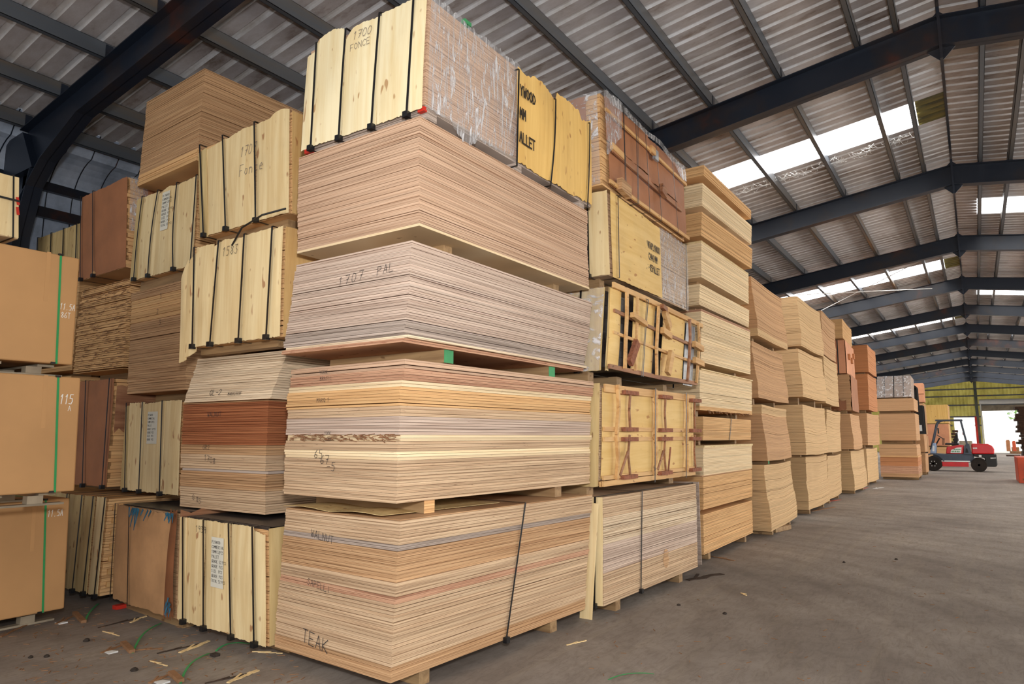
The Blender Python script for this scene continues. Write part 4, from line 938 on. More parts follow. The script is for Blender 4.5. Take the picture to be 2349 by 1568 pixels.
# ============================================================ COLUMNS P, Q, R, S (rows going to the left wall)
def wrapped(key, lab, panels, straps, core='ply_gold', group=None, off=.014, sd=0, wd=.02):
    b = Bundle(key, 'wrapped_plywood_bundle', lab, group=group); b.sheets([(1, core, 0, 0)], merged=True, thick=.03, gap=.003, jit=.004, tb=.985, name='packed_sheet')
    for i, (a0, a1, mat, top, bot) in enumerate(panels):
        b.panel('front', a0, a1, mat, top=top, bot=bot, off=off+.001*i, seed=sd+i*3, nu=16, buck=.012, bow=.008)
    for ub, ut, bo in straps: b.strap('front', ub, ut, off=off+.032, bow=bo, wd=wd)
    return b
b = wrapped('P1', 'cream veneered bundle with tall paper label, bottom of the row beside the nearest stack', [(.0, .12, 'veneer_cream', [(0, .94), (.12, .97)], None), (.122, .38, 'veneer_cream', None, None), (.382, .69, 'veneer_cream', None, [(.382, .02), (.69, .0)]), (.692, .95, 'veneer_cream', None, None), (.93, 1.02, 'veneer_cream', [(.93, 1.0), (1.02, 1.0)], None)],
            [(.09, .11, 0), (.34, .38, 0), (.66, .69, 0), (.92, .965, 0)], sd=100)
label_paper(b, .515, .63, .18, .38, 9); m = MB(); m.box((-1.2, -.005, b.h+.002), (-.01, 1.6, b.h+.006)); m.box((-1.19, -.03, b.h-.02), (-.02, -.018, b.h+.004)); m.build('dark_top_sheet', M['black_plastic'], b.root); b.write('front', .80, .88, '1939', .05, 'ink', off=.038, wt=.06)
bearers('P1', 'cream labelled bottom bundle', vs=(.1, .8))
b.panel('side', .0, .2, 'veneer_dull', off=.006, seed=110, nu=6, nv=12)
GP = 'bundles of the row beside the nearest stack'
b = Bundle('P2', 'plywood_bundle', 'plywood bundle with red-brown upper half above grey-brown layers, second beside the nearest stack', group=GP)
b.sheets([(.20, 'ply_tan', 0, 0), (.35, 'ply_brown', 0, 0), (.38, 'ply_grey', .03, 0), (.50, 'ply_tan', -.01, 0), (.60, 'ply_brown', -.01, 0), (.99, 'ply_red', 0, 0), (1, 'ply_brown', 0, 0)], thick=.02, jit=.004, wave=.0015)
b.write('front', .68, .86, 'WALNUT', .04, wt=.07); b.write('front', .72, .55, 'GR2', .04, wt=.06); b.write('front', .70, .45, '1708', .05, wt=.06, lean=-.2); b.write('front', .83, .08, 'G 85', .045, wt=.06, lean=-.3)
b = Bundle('P2b', 'plywood_bundle', 'pale cream plywood bundle lying on the red-brown one beside the nearest stack', group=GP)
b.sheets([(1, 'ply_pale', 0, 0)], thick=.019, jit=.005, wave=.002); b.write('front', .70, .13, 'QL-2', .05, wt=.07); b.write('front', .48, .11, 'MARACASSE', .024, wt=.1)
b = wrapped('P3', 'cream veneered bundle numbered 1583 with torn left edge, beside the nearest stack', [(.0, .10, 'veneer_cream', [(0, 1.0), (.1, .98)], None), (.102, .40, 'veneer_cream', None, None), (.402, .73, 'veneer_cream', [(.402, .98), (.6, 1.01), (.73, .97)], None), (.733, .94, 'veneer_cream', None, None), (.91, 1.04, 'veneer_cream', [(.91, .95), (1.0, .9), (1.04, .8)], [(.91, -.05), (1.04, -.1)]), (1.03, 1.12, 'veneer_cream', [(1.03, .9), (1.12, .72)], [(1.03, -.12), (1.12, -.14)])],
            [(.11, .08, 0), (.40, .37, 0), (.72, .655, .0), (.93, .945, 0)], sd=120)
b.write('front', .62, .84, '1583', .075, 'ink', off=.038, wt=.05, aspect=.5, slant=.15)
m = MB(); m.tube([b.S('front', .52, .93, .03), b.S('front', .38, 1.06, .06), b.S('front', .16, 1.12, .07), b.S('front', -.0, 1.16, .0)], .008, 6); m.build('loose_strap_end', M['black_strap'], b.root)
b.panel('side', .0, .3, 'veneer_side', off=.006, seed=128, nu=8); bearers('P3', 'cream bundle numbered 1583', 'P2b', vs=(.05, .8))
b = wrapped('P4', 'cream veneered bundle pencilled 1707 with curled top sheet, upper row beside the nearest stack', [(.0, .36, 'veneer_cream', [(0, 1.0), (.07, 1.035), (.14, 1.03), (.2, .99), (.36, .985)], None), (.363, .71, 'veneer_cream', [(.363, .98), (.5, 1.0), (.71, .96)], None), (.713, .97, 'veneer_cream', [(.713, .97), (.97, .93)], None), (.95, 1.06, 'veneer_dull', [(.95, .95), (1.06, .93)], [(.95, -.02), (1.06, 0)])],
            [(.34, .355, 0), (.70, .73, 0), (.985, 1.02, 0)], sd=130)
b.write('front', .53, .70, '1707', .085, 'pencil', off=.038, wt=.05, aspect=.45, slant=.25); b.write('front', .54, .50, 'Fonce', .10, 'pencil', off=.038, wt=.05, aspect=.45, slant=.15)
b.panel('side', .0, .3, 'veneer_side', off=.006, seed=138, nu=8); bearers('P4', 'cream bundle pencilled 1707', 'P3', vs=(.05, .75), wd=.08)
# Q
b = Bundle('Q1', 'wrapped_board_bundle', 'brown paper-faced bundle with blue plastic shreds on its top edge, on the floor at left')
b.sheets([(1, 'ply_brown', 0, 0)], merged=True, thick=.03, tb=.98); b.panel('front', .09, 1.0, 'paper_brown', off=.012, seed=140, top=[(.09, .97), (1, .99)], buck=.014, rag=.01); b.panel('front', 0, .12, 'brown_board_dark', off=.008, seed=141, rag=.03, buck=.03); b.panel('side', 0, .3, 'batten_dark', off=.006, seed=142, nu=8, rag=.03)
for ub, ut in ((.99, .985), (.68, .73)): b.strap('front', ub, ut, off=.05, wd=.013, clip=False)
m = MB(); rr = random.Random(9)
for k in range(20):
    u = rr.choice((rr.uniform(.05, .75), rr.uniform(.55, .66), rr.uniform(.0, .1))); L_ = rr.uniform(.02, .1)*(2.6 if .53 < u < .68 else 1); p = b.S('front', u, .985, .055); m.bar(p, p+Vector((rr.uniform(-.06, .04), -.01, -L_)), .025, .002, (0, 1, 0), taper=.4)
for k in range(7):
    p = b.S('front', rr.uniform(0, .06), rr.uniform(.08, .2), .05); m.bar(p, p+Vector((rr.uniform(-.02, .02), -.01, -.07)), .022, .002, (0, 1, 0), taper=.3)
m.split('plastic_shred', M['blue_plastic'], b.root); m = MB(); m.box((-1.17, .0, b.h-.012), (-.01, 1.4, b.h-.006)); m.build('dark_top_sheet', M['black_plastic'], b.root); bearers('Q1', 'brown bundle with blue plastic', vs=(.05, .8))
b = wrapped('Q2', 'cream veneered bundle with smudges and paper label, second up in the left middle row', [(0, .27, 'veneer_cream', None, None), (.273, .64, 'veneer_cream', [(.273, 1), (.64, .98)], None), (.643, .94, 'veneer_cream', None, None), (.92, 1.03, 'veneer_dull', [(.92, .98), (1.03, .96)], None)], [(.27, .29, 0), (.64, .66, 0), (.91, .98, 0)], sd=150)
label_paper(b, .46, .71, .22, .32, 8); bearers('Q2', 'smudged cream bundle', 'Q1')
b = Bundle('Q3', 'plywood_bundle', 'tan plywood bundle with no wrapping, third up in the left middle row'); b.sheets([(.30, 'ply_brown', 0, 0), (.7, 'ply_brown', .004, 0), (.93, 'ply_gold', 0, 0), (1, 'ply_brown', .0, -.012)], thick=.023, jit=.005, wave=.0015, gap=.0022); b.write('front', .45, .88, '3', .05, wt=.06); b.write('front', .50, .74, '2', .05, wt=.06); b.write('front', .45, .63, '3', .05, wt=.06)
bearers('Q3', 'unwrapped tan bundle at left', 'Q2')
b = wrapped('Q4', 'cream veneered bundle with long number sheet, fourth up in the left middle row', [(0, .28, 'veneer_cream', [(0, 1.0), (.28, .99)], None), (.283, .62, 'veneer_cream', [(.283, .98), (.45, 1.01), (.62, .96)], None), (.623, .92, 'veneer_cream', None, None), (.90, 1.03, 'veneer_dull', None, None)], [(.26, .30, .03), (.68, .62, .03), (.93, .90, .015), (-.005, -.01, 0)], sd=160)
label_paper(b, .475, .72, .15, .42, 9); bearers('Q4', 'cream bundle with number sheet', 'Q3', vs=(.04, .8), wd=.07)
b = Bundle('Q5', 'plywood_bundle', 'high tan plywood bundle overhanging at the top of the left rows'); b.sheets([(.06, 'ply_gold', .02, -.02), (.14, 'ply_gold', .01, -.01), (1, 'ply_brown', 0, 0)], thick=.019, jit=.003, wave=.002); bearers('Q5', 'high top bundle of the left rows', 'Q4', vs=(.1, .8))
# R
b = wrapped('R1', 'dull wood-faced bundle on the floor behind the carton pile', [(0, .15, 'veneer_cream', None, None), (.17, .36, 'veneer_dull', None, None), (.365, .6, 'veneer_dull', None, None), (.6, 1, 'veneer_dull', None, None)], [(.01, -.02, 0), (.19, .17, 0), (.37, .36, 0), (.62, .62, 0)], sd=170)
m = MB()
for k in range(7): p = b.S('side', .03, .08+.13*k, .005); m.box((p.x, p.y-.03, p.z), (p.x+.02, p.y+.10, p.z+.05))
m.split('side_slat', M['batten_wood'], b.root)
b = Bundle('R2', 'wrapped_board_bundle', 'dark brown boarded bundle with ragged right edge, behind the carton pile'); b.sheets([(1, 'ply_gold', 0, 0)], merged=True, thick=.04, jit=.02); b.panel('front', .0, 1, 'brown_board', off=.012, seed=180)
for ub, ut in ((.37, .47), (.02, .04)): b.strap('front', ub, ut, off=.05, wd=.018)
b.panel('side', 0, .5, 'batten_dark', off=.01, seed=181, rag=.05, buck=.05, top=[(0, .95), (.5, .95)], bot=[(0, .5), (.5, .5)]); bearers('R2', 'dark brown boarded bundle', 'R1')
b = Bundle('R3', 'plywood_bundle', 'rough plywood bundle with frayed dark edges, third up behind the carton pile'); b.sheets([(1, 'ply_gold', 0, 0)], thick=.023, jit=.012, gap=.005, wave=.003)
m = MB(); rr = random.Random(12)
for k in range(420):
    p = b.S('front', rr.random(), rr.random()**.9, rr.uniform(.004, .012)); L_ = rr.uniform(.03, .14); m.bar(p, p+Vector((L_, rr.uniform(-.012, 0), rr.uniform(-.012, .012))), .007, .003, (0, 1, 0), taper=.3)
m.build('frayed_edges', M['splinter_brown'], b.root)['kind'] = 'stuff'; bearers('R3', 'rough frayed bundle', 'R2')
b = Bundle('R4', 'wrapped_board_bundle', 'red-brown boarded bundle with crumpled film at its corner, high behind the carton pile'); b.sheets([(1, 'ply_gold', 0, 0)], merged=True, thick=.04, jit=.02); b.panel('front', .0, 1, 'brown_board', off=.012, seed=190, buck=.008)
for ub, ut in ((.91, .985), (.63, .70)): b.strap('front', ub, ut, off=.045, wd=.016)
b.panel('side', .0, .08, 'clear_film_dense', off=.02, th=.001, seed=191, buck=.04, name='plastic_film', nu=8, nv=16, bot=[(0, .4), (.08, .4)]); b.panel('side', .06, .9, 'brown_board', off=.012, seed=192, bot=[(.06, .35), (.9, .35)])
bearers('R4', 'red-brown boarded high bundle', 'R3')
prev = None
for k, lab in (('S1', 'bottom'), ('S2', 'second'), ('S3', 'third')):
    b = Bundle(k, 'plywood_bundle', '%s plywood bundle of the column by the left wall, hidden behind cartons' % lab); b.sheets([(1, 'ply_gold', 0, 0)], merged=True, thick=.04); bearers(k, '%s bundle by the left wall' % lab, prev); prev = k
b = wrapped('S4', 'grey wood-faced strapped bundle against the left wall', [(0, .27, 'veneer_dull', None, None), (.273, .6, 'veneer_dull', None, None), (.603, 1, 'veneer_dull', None, None)], [(.03, .03, 0), (.33, .33, 0), (.62, .62, 0), (.95, .95, 0)], sd=200, wd=.025); bearers('S4', 'grey bundle by the left wall', 'S3')
# ============================================================ CARTONS U AND BUNDLE T (left edge)
prev = None
for k, lab, tx in (('U1', 'large brown carton on the floor with green strap, marked 11.5A', '11.5A'), ('U2', 'large brown carton with green strap, marked 11.5 over A, middle of the pile', '115'), ('U3', 'large brown carton with green strap, marked 11.5A and 86T, top of the pile', '11.5A')):
    b = Bundle(k, 'carton', lab, 'carton', 'large brown cartons at the left edge')
    m = MB(); b.sheet(m, .004, .996, 0, 0, 6); bevel(m.build('carton_body', M['carton'], b.root), .012, 2)
    vb, vt = {'U1': (.93, .92), 'U2': (.94, .93), 'U3': (.95, .94)}[k]
    b.strap('side', vb, vt, off=.003, wd=.016, mat='green_strap', t0=.006, t1=1, clip=False)
    m = MB(); 
    for t in (.014, 1): p = b.S('side', vb if t == 0 else vt, t, .0); m.box((p.x-.01, p.y-.016, p.z-.012), (p.x+.010, p.y+.016, p.z+.004))
    m.split('strap_corner', M['black_strap'], b.root)
    m = MB(); 
    m.ribbon([b.S('side', vt-.035, 1.0, .0005), b.S('side', vt-.035, .55, .0005)], [Vector((1, 0, 0))]*2, .03, .0012); m.build('tape_strip', M['carton'], b.root)
    sz = {'U1': .055, 'U2': .075, 'U3': .05}[k]; t_ = {'U1': .84, 'U2': .76, 'U3': .50}[k]
    b.write('side', vt+.008, t_, tx, sz, 'chalk', off=.0025, wt=.08, aspect=.34, gapx=.12, slant=.1)
    if k == 'U3': b.write('side', vt+.014, t_-.075, '86T', sz*.9, 'chalk', off=.0025, wt=.08, aspect=.4, gapx=.15)
    if k == 'U2': b.write('side', vt+.035, t_-.06, 'A', .04, 'chalk', off=.0025, wt=.08, aspect=.5)
    # pallet under the carton
    x, y, th, w_, l_, z0 = GEO[k][:6]; zb = GEO[prev][6] if prev else 0
    pr = empty('pallet', (x, y, zb), math.radians(th)); tag(pr, 'whitish wooden pallet under the %s carton' % {'U1': 'floor', 'U2': 'middle', 'U3': 'top'}[k], 'pallet', 'pallets under the cartons')
    hh = z0-zb
    m = MB()
    for q in range(7): m.box((-w_+.08, .03+q*.365, hh-.02), (-.10, .03+q*.365+.12, hh-.001))
    m.split('deck_board', M['pallet_white'], pr)
    for uu in (0, .42, .80):
        for vv in (.05, .48, .88):
            m = MB(); m.box((-.18-uu*w_, vv*l_, .018), (-.10-uu*w_, vv*l_+.11, hh-.021)); m.build('pallet_block', M['pallet_white'], pr)
    m = MB()
    for uu in (0, .42, .80): m.box((-.18-uu*w_, .03, .001), (-.10-uu*w_, l_-.03, .017))
    m.split('bottom_runner', M['pallet_white'], pr)
    prev = k
b = Bundle('T', 'wrapped_plywood_bundle', 'cream veneered bundle with red paint mark on top of the carton pile'); b.sheets([(1, 'ply_cream', 0, 0)], merged=True, thick=.03)
b.panel('side', .8, 1.0, 'veneer_cream', off=.008, seed=210, nu=6); b.strap('side', .982, .982, off=.035, wd=.012, clip=False)
m = MB(); p0 = b.S('side', .90, .60, .036); p1 = b.S('side', 1.0, .60, .036); m.ribbon([p0, p1], [Vector((1, 0, 0))]*2, .016, .002); m.build('cross_strap', M['black_strap'], b.root)
m = MB()
for t in (.66, .50): p = b.S('side', .993, t, .034); m.bar(p, p+Vector((0, .012, -.06)), .02, .002, (1, 0, 0))
m.split('red_paint_mark', M['red_paint'], b.root); bearers('T', 'bundle with red paint mark', 'U3', vs=(.15, .85))
# ============================================================ FORKLIFT (side-on, front to the left)
FX0 = -1.83
def X(px): return FX0+(px-2137)*.01653
def Zp(py): return (1081-py)*.01975
fk = empty('forklift', (-.9, 38.2, 0)); tag(fk, 'red and grey forklift truck parked across the aisle, mast to the left', 'forklift')
FY0, FY1 = 37.7, 38.9
def fbuild(m, name, mat, parent=None, bev=0, smooth=False):
    for i, v in enumerate(m.v): m.v[i] = (v[0]+.9, v[1]-38.2, v[2])
    if name in ('overhead_guard', 'outer_mast', 'inner_mast', 'mast_crossbars', 'fork_arm', 'wheel_nuts', 'control_levers', 'logo_letters', 'white_lettering', 'model_badge') and name not in ('overhead_guard',):
        os_ = m.split({'mast_crossbars': 'mast_crossbar', 'wheel_nuts': 'wheel_nut', 'control_levers': 'control_lever', 'logo_letters': 'logo_letter'}.get(name, name), M[mat], parent or fk); return os_[0]
    o = m.build(name, M[mat], parent or fk, smooth)
    if bev: bevel(o, bev, 3)
    return o
def prismY(pts, y0, y1, m=None):
    m = m or MB(); n = len(pts); b0 = len(m.v)
    m.v += [(x, y0, z) for x, z in pts]+[(x, y1, z) for x, z in pts]
    m.f.append(tuple(b0+i for i in range(n))); m.m.append(0); m.f.append(tuple(b0+n+i for i in range(n))[::-1]); m.m.append(0)
    for i in range(n): j = (i+1) % n; m.f.append((b0+j, b0+i, b0+n+i, b0+n+j)); m.m.append(0)
    return m
fbuild(prismY([(X(2142), .42), (X(2238), .42), (X(2238), .80), (X(2176), .80), (X(2170), .78), (X(2150), .80), (X(2142), .8)], FY0+.12, FY1-.12), 'chassis', 'truck_grey', bev=.02)
sp = fbuild(prismY([(X(2162), .22), (X(2224), .22), (X(2224), .43), (X(2162), .43)], FY0+.03, FY0+.10), 'side_skirt', 'truck_red', bev=.01)
fbuild(prismY([(X(2161), .44), (X(2228), .44), (X(2228), .49), (X(2161), .49)], FY0+.02, FY0+.09), 'white_stripe', 'white_paint')
hd = fbuild(prismY([(X(2173), .80), (X(2214), .80), (X(2217), 1.20), (X(2206), 1.21), (X(2190), 1.15), (X(2176), 1.12)], FY0+.10, FY1-.10), 'engine_cover', 'truck_red', bev=.04)
fbuild(prismY([(X(2184), .84), (X(2209), .84), (X(2211), 1.10), (X(2200), 1.08), (X(2186), .97)], FY0+.085, FY0+.10), 'white_logo_panel', 'white_paint', hd)
m = MB()
for k in range(5): m.box((X(2187+k*4), FY0+.078, .87), (X(2189.4+k*4), FY0+.086, .94))
for k in range(4): m.box((X(2192+k*4.4), FY0+.078, .98), (X(2195+k*4.4), FY0+.086, 1.03))
fbuild(m, 'logo_letters', 'green_paint', hd)
cw = fbuild(prismY([(X(2233), .80), (X(2284), .80), (X(2285), 1.02), (X(2281), 1.17), (X(2272), 1.25), (X(2234), 1.27)], FY0+.06, FY1-.06), 'counterweight_cover', 'truck_red', bev=.05)
m = MB()
for k in range(4): m.box((X(2237+k*2.6), FY0+.045, 1.03), (X(2238.6+k*2.6), FY0+.06, 1.10))
fbuild(m, 'model_badge', 'white_paint', cw)
cb = fbuild(prismY([(X(2262), .24), (X(2286), .24), (X(2289), .34), (X(2289), .80), (X(2236), .80), (X(2236), .70), (X(2262), .62)], FY0+.04, FY1-.04), 'counterweight', 'truck_black', bev=.04)
m = MB()
for k in range(5): m.box((X(2275+k*2.5), FY0+.03, .60+.006*k), (X(2277+k*2.5), FY0+.045, .65))
fbuild(m, 'white_lettering', 'white_paint', cb)
fbuild(prismY([(X(2249), .68), (X(2255), .68), (X(2255), .76), (X(2249), .76)], FY0+.02, FY0+.04), 'rating_plate', 'white_paint', cb)
fbuild(prismY([(X(2214), .78), (X(2233), .78), (X(2229), 1.26), (X(2222), 1.26), (X(2218), 1.15)], FY0+.07, FY1-.07), 'battery_housing', 'truck_grey', bev=.01)
fbuild(prismY([(X(2219), .86), (X(2226), .86), (X(2224), 1.05), (X(2221), 1.05)], FY0+.055, FY0+.07), 'vent_opening', 'truck_black')
fbuild(prismY([(X(2135), .82), (X(2149), .80), (X(2151), 1.28), (X(2141), 1.28)], FY0+.10, FY1-.10), 'front_cowl', 'truck_blue', bev=.02)
fbuild(prismY([(X(2141), .90), (X(2146), .90), (X(2147), 1.16), (X(2143), 1.16)], FY0+.088, FY0+.10), 'cowl_sticker', 'white_paint')
# fender
m = MB()
for k in range(10):
    a0, a1 = math.radians(15+k*14), math.radians(15+(k+1)*14); cx_, cz_ = X(2141), .34
    r0, r1 = .42, .47
    m.hexa([(cx_+r0*math.cos(a0), FY0+.0, cz_+r0*math.sin(a0)), (cx_+r1*math.cos(a0), FY0, cz_+r1*math.sin(a0)), (cx_+r1*math.cos(a0), FY0+.25, cz_+r1*math.sin(a0)), (cx_+r0*math.cos(a0), FY0+.25, cz_+r0*math.sin(a0)),
            (cx_+r0*math.cos(a1), FY0+.0, cz_+r0*math.sin(a1)), (cx_+r1*math.cos(a1), FY0, cz_+r1*math.sin(a1)), (cx_+r1*math.cos(a1), FY0+.25, cz_+r1*math.sin(a1)), (cx_+r0*math.cos(a1), FY0+.25, cz_+r0*math.sin(a1))])
fbuild(m, 'front_fender', 'truck_grey')
# wheels
for cx_, r_, w_ in ((X(2141), .34, .26), (X(2247.5), .31, .24)):
    for yy in (FY0-.02, FY1-.24):
        m = MB(); m.lathe([(r_*.55, 0), (r_*.93, 0), (r_, .03), (r_, w_-.03), (r_*.93, w_), (r_*.55, w_)], (cx_, yy, r_), 'y', 32)
        tt = fbuild(m, 'tyre', 'tyre')
        m = MB(); m.lathe([(.05, .0), (r_*.3, .02), (r_*.45, .01), (r_*.56, .03), (r_*.56, w_-.03), (.05, w_-.02)], (cx_, yy, r_), 'y', 24)
        fbuild(m, 'wheel_hub', 'truck_grey' if cx_ < -1 else 'tyre', tt)
        if cx_ < -1:
            m = MB()
            for k in range(6): a = k*PI/3; m.lathe([(.018, -.012), (.018, .02)], (cx_+.12*math.cos(a), yy, r_+.12*math.sin(a)), 'y', 8)
            fbuild(m, 'wheel_nuts', 'white_paint', tt)
# seat, wheel, levers, guard
fbuild(prismY([(X(2172), 1.20), (X(2205), 1.20), (X(2205), 1.28), (X(2173), 1.29)], FY0+.25, FY1-.25), 'seat_base', 'truck_black', bev=.02)
fbuild(prismY([(X(2194), 1.28), (X(2202), 1.28), (X(2204), 1.62), (X(2202), 1.74), (X(2198), 1.64), (X(2194), 1.45)], FY0+.35, FY1-.35), 'seat_back', 'truck_black', bev=.02)
m = MB(); m.tube([(X(2148), 38.3, 1.15), (X(2160), 38.3, 1.52)], .03, 8); pts = []
for k in range(17): a = 2*PI*k/16; pts.append((X(2162)+.16*math.cos(a)*.8, 38.3+.18*math.sin(a), 1.56-.10*math.cos(a)))
m.tube(pts, .015, 8, cap=False); fbuild(m, 'steering_wheel', 'truck_black')
m = MB()
for k in range(3): m.tube([(X(2166+k*2), 38.0, 1.2), (X(2168+k*2), 38.0, 1.5)], .01, 6)
m.tube([(X(2204), 37.95, 1.25), (X(2204), 37.95, 1.8)], .012, 6); fbuild(m, 'control_levers', 'truck_black')
for yy in (FY0+.12, FY1-.12):
    m = MB(); m.tube([(X(2137), yy, .98), (X(2146), yy, 1.5), (X(2155), yy, 2.1), (X(2158), yy, 2.22), (X(2164), yy, 2.30), (X(2172), yy, 2.33)], .035, 10); fbuild(m, 'front_pillar', 'truck_grey', smooth=True)
    m = MB(); m.bar((X(2224), yy, 1.22), (X(2214), yy, 2.32), .07, .11, (0, 1, 0)); p = fbuild(m, 'rear_pillar', 'truck_grey')
    if yy < 38: m = MB(); m.box((X(2216), yy-.045, 1.66), (X(2220.5), yy-.036, 1.78)); fbuild(m, 'pillar_sticker', 'barrier_red', p)
m = MB()
for yy in (FY0+.12, FY1-.12): m.box((X(2154), yy-.04, 2.30), (X(2218), yy+.04, 2.37))
for k in range(8): m.box((X(2158+k*7.5), FY0+.12, 2.31), (X(2160+k*7.5), FY1-.12, 2.35))
fbuild(m, 'overhead_guard', 'truck_grey')
m = MB(); m.box((X(2157.5), FY0+.08, 1.72), (X(2161), FY0+.12, 1.98)); fbuild(m, 'mirror', 'truck_black', bev=.015)
# mast
mm_ = MB()
for yy in (FY0+.15, FY1-.30):
    pts = [(-2.40, .25), (-2.19, .25), (-2.19, 3.85)]+[(-2.295+.105*math.cos(a), 3.85+.16*math.sin(a)) for a in [PI*k/8 for k in range(1, 8)]]+[(-2.40, 3.85)]
    prismY(pts, yy, yy+.12, mm_)
ms = fbuild(mm_, 'outer_mast', 'truck_black', bev=.01)
mm_ = MB()
for yy in (FY0+.02, FY1-.16): mm_.box((-2.19, yy, .2), (-2.0, yy+.12, 3.05))
fbuild(mm_, 'inner_mast', 'truck_black', bev=.01)
mm_ = MB()
for z in (.5, 1.5, 2.4, 3.0, 3.8): mm_.box((-2.34, FY0+.15, z), (-2.24, FY1-.2, z+.09))
mm_.tube([(-2.1, 38.3, .3), (-2.1, 38.3, 3.0)], .05, 12); fbuild(mm_, 'mast_crossbars', 'truck_black')
mm_ = MB(); mm_.box((-2.50, FY0+.1, 1.85), (-2.40, FY1-.1, 2.35)); mm_.box((-2.55, FY0+.3, 1.8), (-2.5, FY0+.42, 2.9)); fbuild(mm_, 'fork_carriage', 'truck_black')
mm_ = MB(); mm_.box((-2.20, FY0-.0, 1.84), (-2.10, FY0+.018, 2.12)); fbuild(mm_, 'mast_label', 'white_paint')
mm_ = MB()
for yy in (FY0+.3, FY1-.42): mm_.box((-3.5, yy, 1.82), (-2.5, yy+.12, 1.86))
fbuild(mm_, 'fork_arm', 'truck_black')
# ============================================================ RIGHT EDGE AND BACKGROUND
for (x0, y0, x1, y1, lab) in ((1.10, 29.6, 1.62, 31.8, 'orange-red block barrier at the right edge, left one of the pair'), (1.72, 29.2, 2.25, 31.4, 'orange-red block barrier at the right edge, right one of the pair')):
    m = MB(); m.box((x0, y0, 0), (x1, y1, .88)); o = bevel(m.build('barrier_block', M['barrier_red']), .02); tag(o, lab, 'barrier', 'orange-red barriers')
    m = MB(); m.box((x0+.1, y0-.006, .1), (x1-.1, y0, .16)); m.build('barrier_groove', M['brown_board_dark'], o)
r = empty('timber_stack', (3.15, 62.0, 0)); tag(r, 'tall dark rough timber stack against the bright doorway at right edge', 'timber stack')
rr = random.Random(5)
for k in range(22):
    m = MB(); o_ = rr.uniform(-.18, .18); m.box((-.55+o_, 0, .17*k+.001), (1.1, 2.4, .17*k+.166)); m.build('rough_plank', M['dark_timber'], r)
for i, (px0, px1, py, h) in enumerate(((2309, 2340, 1046, .10), (2318, 2345, 1040, .22), (2322, 2338, 1034, .42))):
    p = at(px0, py); q = at(px1, py)
    m = MB(); m.box((p.x, p.y, 0), (q.x, p.y+1.2, h)); tag(m.build('timber_pile', M['dark_timber' if i == 0 else 'splinter_brown']), ['low dark flat timber pile on the floor near the doorway', 'grey-brown low board pile beside the dark timber', 'small block lying on the low board pile'][i], 'timber')
r = empty('dark_lumber_pile', (-1.75, 70, 0)); tag(r, 'dark lumber pile seen through the forklift guard', 'timber stack')
for k in range(9): m = MB(); o_ = rr.uniform(-.06, .06); m.box((o_, 0, .24*k), (.4+o_, 1.5, .24*k+.20)); m.build('rough_plank', M['dark_timber'], r)
m = MB(); m.hexa([(-1.35, 72, 0), (-.25, 72, 0), (-.25, 72.3, 0), (-1.35, 72.3, 0), (-1.3, 72, 1.2), (-.35, 72, 1.2), (-.35, 72.3, 1.2), (-1.3, 72.3, 1.2)]); tag(bevel(m.build('pale_crate', M['pallet_white']), .03), 'pale crate in the far doorway left of the red pipe', 'crate')
# outside
m = MB(); rr = random.Random(8)
for k in range(260):
    a, e2 = rr.uniform(0, 2*PI), rr.uniform(-.6, 1); R_ = rr.uniform(.6, 1.8); c = Vector((R_*math.cos(a), R_*math.sin(a)*.7, 4.3+e2)); s_ = rr.uniform(.15, .35)
    v = [c+Vector((rr.uniform(-s_, s_), rr.uniform(-s_, s_), rr.uniform(-s_, s_))) for _ in range(3)]; m.add(v, [(0, 1, 2)])
tr = empty('garden_tree', (5.2, 104, 0)); m.build('foliage', M['leaf_green'], tr)
m = MB(); m.tube([(0, 0, 0), (.05, 0, 2.0), (0, 0, 4.2)], [.16, .12, .06], 8); m.build('trunk', M['dark_timber'], tr); tag(tr, 'small green tree in the glare beyond the far doorway', 'tree')
for i, (x, y, w_, h, mt, lab) in enumerate(((2.6, 92, .35, 1.2, 'brown_board', 'upright brown post in the bright yard, left of the pair'), (3.15, 92, .3, 1.1, 'barrier_red', 'upright reddish post in the bright yard, right of the pair'))):
    m = MB(); m.box((x, y, 0), (x+w_, y+.3, h*.92)); m.box((x+.04, y+.04, h*.92), (x+w_-.04, y+.26, h)); tag(m.build('yard_post', M[mt]), lab, 'post')
